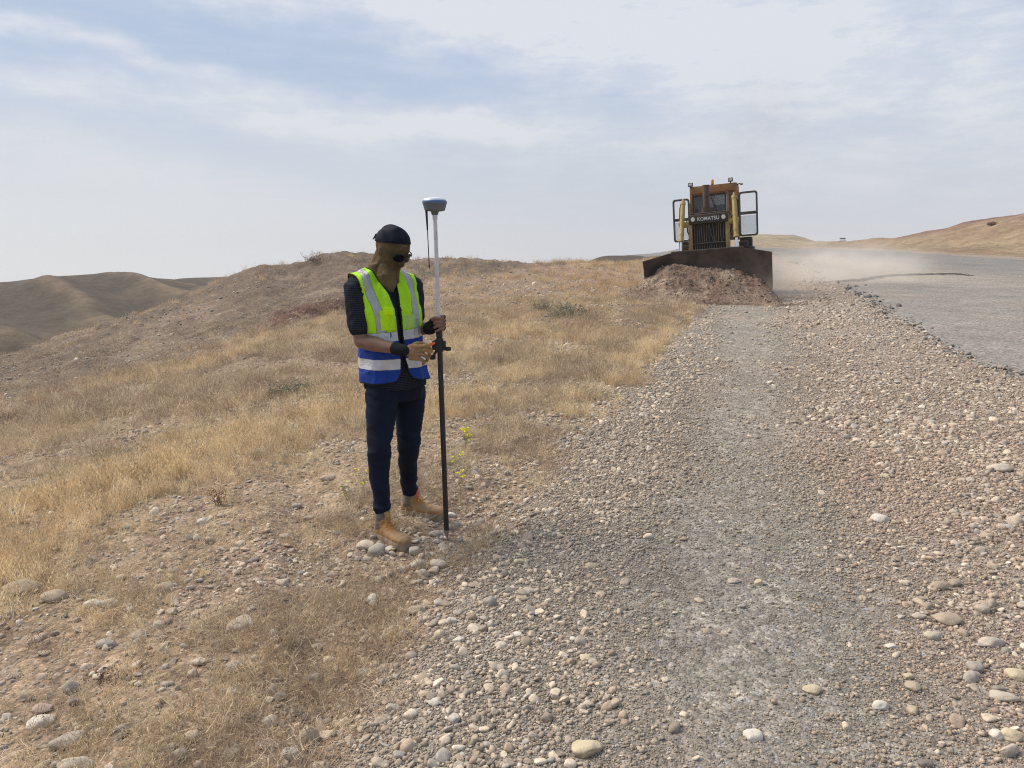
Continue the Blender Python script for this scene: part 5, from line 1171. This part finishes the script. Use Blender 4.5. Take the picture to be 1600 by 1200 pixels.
def vest():
    na, nt = 400, 300; zb, zm = .872, 1.30; nlow = 200
    V = np.zeros((nt, na, 3)); U = np.zeros((nt, na, 3)); PH = np.linspace(-180, 180, na)      # 0 = front, +90 = his left
    for i in range(nt):
        if i < nlow: z = zb+(zm-zb)*i/(nlow-1); c = TC(z); e = 0
        else: e = R(84)*(i-nlow+1)/(nt-nlow); c = TC(zm)
        for j, ph in enumerate(PH):
            a = R(ph); hd_ = FW*math.cos(a)+LF*math.sin(a); d = hd_*math.cos(e)+UP*math.sin(e)
            hit_ = BV.ray_cast(c+d*.6, -d, .6); p = hit_[0] if hit_[0] is not None else c+d*.1
            q = p-c; loc = p-TC(p.z) if i < nlow else p-TC(p.z)
            x_ = loc.dot(LF); y_ = loc.dot(FW)
            flare = max(0, (1.02-p.z))*.03
            k = .007+flare+.011*fold(Vector((ph*.03, p.z*1.2, 3.3)), 1.8, 1.6, 1, 2)*(1 if e == 0 else .6)+.005*fold(p, 14, 14, 8, 4)
            p = p+d*k
            V[i, j] = p; U[i, j] = (x_, y_, p.z)
    x, y, z = U[..., 0], U[..., 1], U[..., 2]; ph = np.broadcast_to(PH, x.shape); front = y > 0
    # boundaries as signed distances, positive = cloth
    open_half = np.interp(z, [.87, .90, .93, 1.0, 1.2, 1.30, 1.38, 1.46, 1.52], [.070, .040, .020, .008, .006, .010, .022, .050, .070])
    d_open = np.where(front, np.abs(x+.004)-open_half, 1.)
    nk = np.hypot(x/.078, (y+.005)/.085)-1; d_neck = np.where(z > 1.42, nk*.08, 1.)
    ax_c = 1.345; aw = np.interp(z, [1.10, 1.20, 1.25, 1.36, 1.44, 1.5], [0, .0, .050, .058, .05, .045])
    arm = np.abs(x)-np.interp(z, [1.14, 1.18, 1.24, 1.32, 1.40, 1.47, 1.52], [.30, .215, .176, .166, .172, .185, .19]); yw = np.interp(z, [1.14, 1.2, 1.3, 1.5], [.0, .045, .20, .20])
    d_arm = np.where(z > 1.15, -np.minimum(arm, (yw-np.abs(y+.005))), 1.)
    hem = z-(zb+np.where(front, np.interp(np.abs(x), [0, .05, .09, .14], [.055, .016, .004, 0]), 0)); 
    D = np.minimum(np.minimum(d_open, d_neck), np.minimum(d_arm, hem+.001))
    inside = D > 0
    keep = (inside[:-1, :-1] & inside[1:, :-1] & inside[:-1, 1:] & inside[1:, 1:]).ravel()
    # colours
    YEL = np.array([.42, .80, .015]); BLU = np.array([.012, .048, .28]); SIL = np.array([.60, .61, .63]); BLK = np.array([.012, .013, .016])
    c = np.tile(YEL, (nt, na, 1)); s = np.zeros((nt, na))
    def put(mask, colr, sv=0.): c[mask] = colr; s[mask] = sv
    tl = 1.118+.012*np.sin(R(1)*ph)    # yellow to blue
    put(z < tl, BLU); put((z >= tl) & (z < tl+.052), SIL, 1.); put((z > .955) & (z < 1.012), SIL, 1.); SIL = SIL*.66
    bx = np.interp(z, [1.16, 1.25, 1.35, 1.45, 1.52], [.100, .100, .118, .130, .122]); put((np.abs(np.abs(x)-bx) < .021) & (z >= tl+.052), SIL, 1.)
    put((np.abs(np.abs(np.abs(x)-bx)-.0225) < .0016) & (z >= tl+.052), YEL*.45); put(np.abs(z-tl-.0535) < .0016, YEL*.4); put((np.abs(z-.9535) < .0016) | (np.abs(z-1.0135) < .0016), BLU*.4)
    # chest pocket on his right, clear badge pocket on his left
    pr_ = front & (x > -.100) & (x < -.030) & (z > 1.176) & (z < 1.285); put(pr_, np.array([.52, .86, .010])); fl = front & (x > -.078) & (x < -.030) & (z > 1.262) & (z < 1.305); put(fl, np.array([.60, .92, .008]))
    pl_ = front & (x > .030) & (x < .092) & (z > 1.182) & (z < 1.255); put(pl_, np.array([.42, .66, .16]), .5)
    put((D < .0095), BLK)
    raised = (pr_*.004+fl*.004+pl_*.002)
    off = V-np.array([[list(TC(zz_)) for zz_ in row] for row in V[..., 2]]); off[..., 2] *= .2; off /= np.linalg.norm(off, axis=2, keepdims=True)
    V = V+off*raised[..., None]
    me, used = gridmesh('safety_vest', V.reshape(-1, 3), nt, na, keep)
    setcol(me, c.reshape(-1, 3)[used]); a = me.attributes.new('shine', 'FLOAT', 'POINT'); a.data.foreach_set('value', s.ravel()[used].astype(np.float32))
    return me
M_VEST = mat('vest_cloth', (.4, .8, .02), .7, 0, .25); N = NT(M_VEST.node_tree); b = M_VEST.node_tree.nodes['Principled BSDF']
v = N.new('ShaderNodeTexCoord').outputs['Object']; vc = N.new('ShaderNodeAttribute', attribute_name='col').outputs['Color']; vs_ = N.new('ShaderNodeAttribute', attribute_name='shine').outputs['Fac']
N.l.new(N.bright(vc, N.m('MULTIPLY', N.ramp(N.noise(v, 7, 4, .6), .3, .7, .90, 1.08), N.ramp(N.noise(v, 260, 2, .5), .3, .7, .94, 1.06))), b.inputs['Base Color'])
N.put(b.inputs['Roughness'], N.ramp(vs_, 0, 1, .8, .38)); N.put(b.inputs['Metallic'], N.m('MULTIPLY', vs_, .35))
N.l.new(N.bump(N.noise(v, 22, 6, .65), .013), b.inputs['Normal'])
ve = pk('safety_vest', vest(), M_VEST); md = ve.modifiers.new('thick', 'SOLIDIFY'); md.thickness = .0025; md.offset = -1
# carabiner ring hanging from the pocket
b = MB(); cpt = atp(608.5, 524, 4.085); b.tube([cpt+Vector((math.cos(t)*.010, 0, math.sin(t)*.016)) for t in [k*math.pi/8 for k in range(17)]], .0022, 6); 
o_ = b.build('carabiner', M_BLACK); o_.data.transform(Matrix.Translation(-person.location)); o_.parent = ve
# ---- face cover, one stretch of olive-brown cloth over head and neck
bm = bmesh.new(); head(bm, .0045); neck(bm, .010)
limb(bm, [(hp(.030, 0, -.075), .056), (hp(.005, 0, -.10), .062), (atp(606, 437, 4.18), .066), (atp(608, 446, 4.165), .046), (atp(611, 453, 4.14), .018)], 24); limb(bm, [(hp(-.045, 0, -.04), .055), (atp(592, 425, 4.26), .062), (atp(588, 436, 4.27), .060)], 20)
cb = TC(1.43); loft(bm, [(TC(1.375)+FW*.062, LF, FW, .030, .020), (TC(1.41)+FW*.052, LF, FW, .055, .040), (TC(1.445)+FW*.020, LF, FW, .088, .072), (TC(1.475)+FW*.006, LF, FW, .080, .072), (TC(1.51)+FW*.010, LF, FW, .068, .064), (TC(1.54)+FW*.016, LF, FW, .062, .062)], 28, 2.1)
def mn(p, n):
    back = max(0, -(p-HC).dot(HF)+.02); low = sstep(1.60, 1.48, p.z) if False else max(0, min(1, (1.57-p.z)/.09))
    d = p-HC; w = math.sin((p.z*1.0+d.dot(HF)*.9)*120+7*mnoise.noise(p*9))
    return .0042*w*low*(.5+7*back)+.0015*fold(p, 14, 14, 26, 8)*.8
M_MASK = worn('olive_brown_cloth', (.135, .098, .048), (.075, .054, .030), 9, .9, 0, .1, c3=(.18, .13, .07), bump=.002)
pk('face_cover', fuse(bm, .0042, 4, mn), M_MASK)
# ---- dark head cloth
bm = bmesh.new(); ell(bm, hp(-.010, 0, .020), (HF, HL_, HU), (.1115, .0935, .1065), 72); me = bpy.data.meshes.new('head_cloth')
pA = atp(590, 376.5, 4.20); pB = atp(642, 381.5, 4.20); pn = (pB-pA).cross(Vector((0, 1, .02))); pn = -pn if pn.z < 0 else pn; pn.normalize()
for v_ in bm.verts:
    d = (v_.co-pA).dot(pn)
    if d < 0: v_.co -= pn*d*.93; v_.co = v_.co.lerp(HC, .02 if d > -.02 else .25)
    else:
        q = v_.co-HC; w = math.sin(q.dot(HF)*55+q.dot(HU)*120+4*mnoise.noise(v_.co*14)); v_.co += q.normalized()*(.0022*w+.004*mnoise.noise(v_.co*18))
bm.to_mesh(me); bm.free(); me.polygons.foreach_set('use_smooth', [True]*len(me.polygons))
M_WRAP = worn('navy_black_cloth', (.0075, .009, .017), (.013, .016, .027), 10, .85, 0, .15, bump=.002); hc = pk('head_cloth', me, M_WRAP)
b = MB(); kp = atp(589, 368, 4.235); b.ball(kp, .013, (1, .8, .9)).tube([kp, kp+Vector((-.012, 0, -.008)), kp+Vector((-.026, .005, -.022))], [.008, .006, .0015], 8).tube([kp, kp+Vector((-.006, .01, -.015)), kp+Vector((-.008, .01, -.03))], [.008, .007, .004], 8)
o_ = b.build('knot', M_WRAP); o_.data.transform(Matrix.Translation(-person.location)); o_.parent = hc
# ---- sunglasses
M_LENS = mat('dark_lens', (.004, .004, .010), .18, 0, .08)
def sunglasses():
    b = MB(); lens = []
    for s_ in (-1, 1):
        outline = []
        for k in range(20):
            t = 2*math.pi*k/20; ct, st = math.cos(t), math.sin(t); outline.append((math.copysign(abs(ct)**.75, ct)*.030, math.copysign(abs(st)**.8, st)*.0235-.002*ct*s_))
        c = lambda x, z, f: hp(.112-abs(x+s_*.032)*.34*abs(x+s_*.032)/.05-.004+f, s_*.032+x, -.012+z)
        ring = [c(x, z, 0) for x, z in outline]; b.tube(ring+[ring[0]], .0026, 6); lens.append([c(x, z, .0005) for x, z in outline])
    b.tube([hp(.113, -.008, -.006), hp(.117, 0, -.003), hp(.113, .008, -.006)], .0028, 6)
    fr = b
    for s_ in (-1, 1): fr.tube([hp(.092, s_*.060, -.004), hp(.070, s_*.082, -.001), hp(.02, s_*.090, .005), hp(-.012, s_*.087, .004), hp(-.026, s_*.082, -.014)], [.0038, .0034, .0028, .0024, .002], 8)
    o = fr.build('sunglasses', M_BLACK); o.data.transform(Matrix.Translation(-person.location)); o.parent = person
    for L in lens:
        c_ = sum(L, Vector())/len(L); vs = [tuple(c_+HF*.003)]+[tuple(p) for p in L]; n = len(L); me = pymesh('lens', vs, [(0, 1+k, 1+(k+1) % n) for k in range(n)])
        me.transform(Matrix.Translation(-person.location)); mkobj('lens', me, M_LENS, o)
sunglasses()
# ---- gloves
M_GTAN = worn('tan_work_glove', (.36, .22, .11), (.24, .145, .075), 24, .85, 0, .15, c3=(.18, .10, .06), bump=.002)
M_GBLK = worn('black_knit', (.010, .011, .013), (.02, .021, .024), 14, .9, 0, .15, bump=.001)
bm = bmesh.new(); right_hand(bm, .0002); gl = pk('glove', fuse(bm, .0020, 2, lambda p, n: .0008*fold(p, 60, 60, 60)), M_GTAN, label='tan work glove')
bm = bmesh.new(); d_ = (WR-ER).normalized(); limb(bm, [(WR-d_*.045, .0335), (WR-d_*.02, .0325), (WR+d_*.012, .0315)]); me = fuse(bm, .003, 3, lambda p, n: .001*fold(p, 40, 40, 40)); me.transform(Matrix.Translation(-person.location)); mkobj('cuff', me, M_GBLK, gl)
bm = bmesh.new(); grip(bm, .0022, False)
d_ = (WL-EL_).normalized(); limb(bm, [(WL-d_*.030, .034), (WL-d_*.01, .0335), (WL+d_*.02, .031)])
Q = lambda x, y, z: GH+Vector((x, y, z))
for z in (.032, .011, -.010, -.029): limb(bm, [(Q(.018, .030, z), .0125), (Q(.027, .018, z+.006), .0118)], 12)
gl2 = pk('glove', fuse(bm, .0024, 3), M_GBLK, label='black fingerless glove')
# ---- boots
M_BOOT = worn('wheat_suede', (.40, .235, .10), (.30, .175, .08), 12, .85, 0, .2, dust=.35, c3=(.22, .12, .06), bump=.0012)
M_SOLE = worn('pale_sole', (.34, .26, .17), (.20, .15, .10), 18, .85, dust=.3); M_ANK = worn('grey_ankle_cloth', (.17, .145, .115), (.12, .105, .085), 20, .9, bump=.001)
M_LACE = mat('orange_lace', (.62, .24, .03), .7); M_PINK = mat('coral_tab', (.55, .16, .08), .7)
def boot(heel, dirv, ank, lab):
    d = Vector((dirv[0], dirv[1], 0)).normalized(); s = Vector((-d.y, d.x, 0)); zg = hz(heel.x+d.x*.14, heel.y+d.y*.14)+.004; h0 = Vector((heel.x, heel.y, zg))
    P = lambda u, w, z: h0+d*u+s*w+UP*z
    B = [(.004, .024, .060, .050), (.02, .033, .068, .058), (.06, .037, .072, .066), (.11, .038, .066, .062), (.16, .043, .052, .050), (.20, .048, .044, .041), (.235, .049, .044, .036), (.262, .043, .037, .029), (.280, .026, .024, .020)]
    bm = bmesh.new(); loft(bm, [(P(u, 0, .022+h*.5), s, UP, w, h*.5+.004) for u, w, h, _ in B], 28, 2.6)
    limb(bm, [(P(.052, 0, .05), .040), (P(.060, 0, .085), .040), (P(.066, 0, .118), .041)], 24); limb(bm, [(P(.07, 0, .10), .034), (P(.12, 0, .068), .032), (P(.165, 0, .050), .028)], 20)
    up = pk('boot', fuse(bm, .0036, 4, lambda p, n: .0012*fold(p, 40, 40, 40)+(.0015 if abs((p-h0).dot(d)-.205) < .003 else 0)), M_BOOT)
    bm = bmesh.new(); n = 40; O = []
    for k in range(n):
        t = 2*math.pi*k/n; u = .138+.150*math.cos(t); uu = max(0, min(1, u/.288)); w = np.interp(uu, [0, .06, .2, .4, .7, .85, .96, 1], [.020, .034, .040, .040, .052, .050, .036, .022]); O.append((u, math.copysign(w*min(1, abs(math.sin(t))*1.9)**.8, math.sin(t))))
    rows = [[bm.verts.new(P(u, w*g_, z_)) for u, w in O] for g_, z_ in ((.96, -.014), (1.06, -.002), (1.03, .012), (1.07, .026), (1.0, .036))]
    for a, c in zip(rows[:-1], rows[1:]):
        for k in range(n): bm.faces.new((a[k], a[(k+1) % n], c[(k+1) % n], c[k]))
    bm.faces.new(rows[0][::-1]); bm.faces.new(rows[-1]); bmesh.ops.recalc_face_normals(bm, faces=bm.faces)
    me = bpy.data.meshes.new('sole'); bm.to_mesh(me); bm.free(); me.transform(Matrix.Translation(-person.location)); me.polygons.foreach_set('use_smooth', [True]*len(me.polygons)); me.set_sharp_from_angle(angle=R(40)); mkobj('sole', me, M_SOLE, up)
    bm = bmesh.new(); limb(bm, [(P(.050, 0, .075), .0435), (P(.058, 0, .120), .0425), (P(.060, 0, .148), .0425)], 24); me = fuse(bm, .004, 3, lambda p, n: .001*fold(p, 30, 30, 60)); me.transform(Matrix.Translation(-person.location)); mkobj('collar', me, M_ANK, up)
    b = MB(); b.tube([P(.098, -.018, .165), P(.108, 0, .172), P(.098, .018, .165)], .008, 8); b.tube([P(.100, 0, .12), P(.108, 0, .150), P(.104, 0, .176)], [.020, .018, .012], 10)
    me = None; o = b.build('tongue', M_BOOT if lab else M_PINK); o.data.transform(Matrix.Translation(-person.location)); o.parent = up
    b = MB()
    for k in range(5):
        u = .175-k*.018; z = .070+k*.0125; w = .024
        b.tube([P(u, -w, z-.010), P(u-.004, -w*.4, z+.006), P(u-.012, w*.4, z+.009), P(u-.014, w, z-.002)], .0024, 6); b.tube([P(u, w, z-.010), P(u-.004, w*.4, z+.007), P(u-.012, -w*.4, z+.010), P(u-.014, -w, z-.002)], .0024, 6)
    for q in (-1, 1): b.tube([P(.100, 0, .125), P(.120, q*.022, .125), P(.132, q*.034, .105), P(.115, q*.036, .085)], .0022, 6)
    o = b.build('laces', M_LACE); o.data.transform(Matrix.Translation(-person.location)); o.parent = up
def foot_from(ank, dirv, back=.06):
    d = Vector((dirv[0], dirv[1], 0)).normalized(); return ank-d*back
boot(foot_from(AR, (.72, -.69)), (.72, -.69), AR, True); boot(foot_from(AL, (.96, -.28)), (.96, -.28), AL, False)

# ------------------------------------------------------------------ survey pole with receiver
M_PW = worn('white_pole_paint', (.62, .62, .64), (.50, .50, .52), 18, .35, 0, .5, c3=(.30, .29, .29)); M_PB = worn('black_pole_sleeve', (.012, .012, .014), (.02, .02, .021), 12, .45, 0, .45)
M_RG = worn('receiver_grey', (.135, .15, .16), (.11, .12, .13), 8, .5, 0, .45); M_RB = mat('receiver_blue', (.085, .15, .31), .35, 0, .5); M_RW = mat('receiver_white', (.62, .66, .70), .35, 0, .5)
M_STEEL = mat('steel_tip', (.30, .30, .30), .35, .8)
sp_ = empty('survey_pole', POLE_B, label='tall two-metre survey pole, black below and white above, with disc receiver on top', cat='survey pole')
def pp(name, b, m, parent=None):
    o = b.build(name, m); o.data.transform(Matrix.Translation(-POLE_B)); o.parent = parent or sp_; return o
zt = POLE_T.z; L = lambda z: pole_at(z)
pp('lower_pole', MB().cyl(L(POLE_B.z+.055), L(GH.z+.035), .0150, .0150, 28).cyl(L(GH.z-.075), L(GH.z-.03), .0185, .0185, 28), M_PB)
pp('pole_tip', MB().cyl(L(POLE_B.z-.012), L(POLE_B.z+.045), .003, .012, 20).cyl(L(POLE_B.z+.045), L(POLE_B.z+.06), .0155, .0155, 20), M_STEEL)
up_ = pp('upper_pole', MB().cyl(L(GH.z+.02), L(zt), .0112, .0112, 28).cyl(L(zt-.025), L(zt), .0135, .0135, 28), M_PW)
M1 = L(zt)
rc = pp('receiver', MB().lathe([(.014, 0), (.018, .002), (.022, .018), (.050, .022), (.056, .026), (.063, .052)], M1, 40).lathe([(.063, .052), (.0655, .060)], M1, 40), M_RG)
pp('blue_band', MB().lathe([(.0655, .060), (.0672, .063), (.0672, .074), (.063, .078)], M1, 40), M_RB, rc)
pp('dome', MB().lathe([(.0635, .077), (.058, .085), (.040, .0915), (.018, .094), (.002, .0945)], M1, 40), M_RW, rc)
an = M1+Vector((-.045, -.01, .024)); pp('whip_antenna', MB().cyl(an, an+Vector((.004, 0, -.105)), .0070, .0042, 14).cyl(an+Vector((.004, 0, -.105)), an+Vector((.010, 0, -.298)), .0026, .0026, 10).cyl(an+Vector((.010, 0, -.293)), an+Vector((.010, 0, -.312)), .0042, .0038, 10), M_BLACK, rc)
cz = zc(688, 541, 4.14); c0 = L(cz)
cl = pp('clamp', MB().cyl(c0-UP*.030, c0+UP*.045, .0215, .0215, 24).box(c0+Vector((-.022, -.006, .005)), (.040, .034, .050), .006).box(c0+Vector((-.005, -.02, .035)), (.055, .02, .022), .004, rot=(0, R(-25), 0)).box(c0+Vector((.020, 0, .012)), (.03, .022, .04), .005), M_PB)
kn = c0+Vector((.038, -.004, -.014)); pp('knob', MB().cyl(kn+Vector((-.03, 0, 0)), kn, .009, .009, 12).lathe([(.004, -.012), (.017, -.010), (.019, 0), (.017, .010), (.004, .012)], kn+Vector((.008, 0, 0)), 8), M_BLACK, cl)
kn2 = c0+Vector((-.040, -.008, -.062)); pp('knob', MB().tube([c0+Vector((-.015, -.01, -.02)), kn2], [.008, .008], 8).lathe([(.004, -.014), (.016, -.011), (.017, 0), (.016, .011), (.004, .014)], kn2, 8), M_BLACK, cl)
og = atp(670.5, 539.5, 4.055); pp('orange_lever', MB().box(og, (.046, .016, .015), .005, rot=(0, R(-28), 0)).box(og+Vector((.018, .01, .006)), (.03, .014, .012), .004, rot=(0, R(-28), 0)), mat('orange_plastic', (.85, .17, .03), .4), cl)
# ------------------------------------------------------------------ dust thrown up beside the blade, and the hazy air
def puff(name, c, rad, dens, col, label, seed, rot=0., scale=1.2):
    bm = bmesh.new(); bmesh.ops.create_icosphere(bm, subdivisions=3, radius=1)
    for v_ in bm.verts: v_.co *= 1+.12*mnoise.noise(v_.co*1.5+Vector((seed, 0, 0)))
    me = bpy.data.meshes.new(name); bm.to_mesh(me); bm.free()
    m = bpy.data.materials.new(name+'_air'); m.use_nodes = True; m.node_tree.nodes.clear(); N = NT(m.node_tree)
    out = N.new('ShaderNodeOutputMaterial'); pv = N.new('ShaderNodeVolumePrincipled'); N.l.new(pv.outputs[0], out.inputs['Volume'])
    pv.inputs['Color'].default_value = (*col, 1); pv.inputs['Anisotropy'].default_value = .0
    v = N.new('ShaderNodeTexCoord').outputs['Object']; ln = N.new('ShaderNodeVectorMath', operation='LENGTH'); N.l.new(v, ln.inputs[0])
    fall = N.ramp(ln.outputs['Value'], .15, .95, 1, 0); nz = N.ramp(N.noise(N.vscale(v, (1, 1, .8)), 2.2*scale, 4, .6), .34, .68, .05, 1)
    N.put(pv.inputs['Density'], N.m('MULTIPLY', N.m('MULTIPLY', fall, nz), dens))
    o = mkobj(name, me, m, label=label, kind='stuff'); o.location = c; o.scale = rad; o.rotation_euler = (0, 0, rot); return o
p1 = at(1310, 420, 32); puff('dust', (p1.x-.3, 31, .95), (4.2, 6.5, 1.6), 0.40, (1., .93, .85), 'pale dust drifting over the road beside the blade', 1, -R(10))
p2 = at(1195, 440, 24); puff('dust', (p2.x, 23.2, .75), (1.7, 1.4, 1.1), 1.0, (.98, .86, .73), 'thin dust rising at the right end of the blade', 5)
p3 = at(1190, 180, 30); puff('smoke', (p3.x, 30, 6.2), (2.6, 2.6, 3.6), .07, (.42, .36, .34), 'faint brown exhaust smoke above the bulldozer', 9)
hb = MB().box((0, 0, 0), (1860, 1860, 124), 0); m = bpy.data.materials.new('hazy_air'); m.use_nodes = True; m.node_tree.nodes.clear(); N = NT(m.node_tree)
out = N.new('ShaderNodeOutputMaterial'); pv = N.new('ShaderNodeVolumePrincipled'); N.l.new(pv.outputs[0], out.inputs['Volume'])
pv.inputs['Color'].default_value = (.86, .86, .88, 1); pv.inputs['Density'].default_value = .0003
ho = hb.build('haze', m, kind='stuff', smooth=False); ho.location = (0, 0, -42)
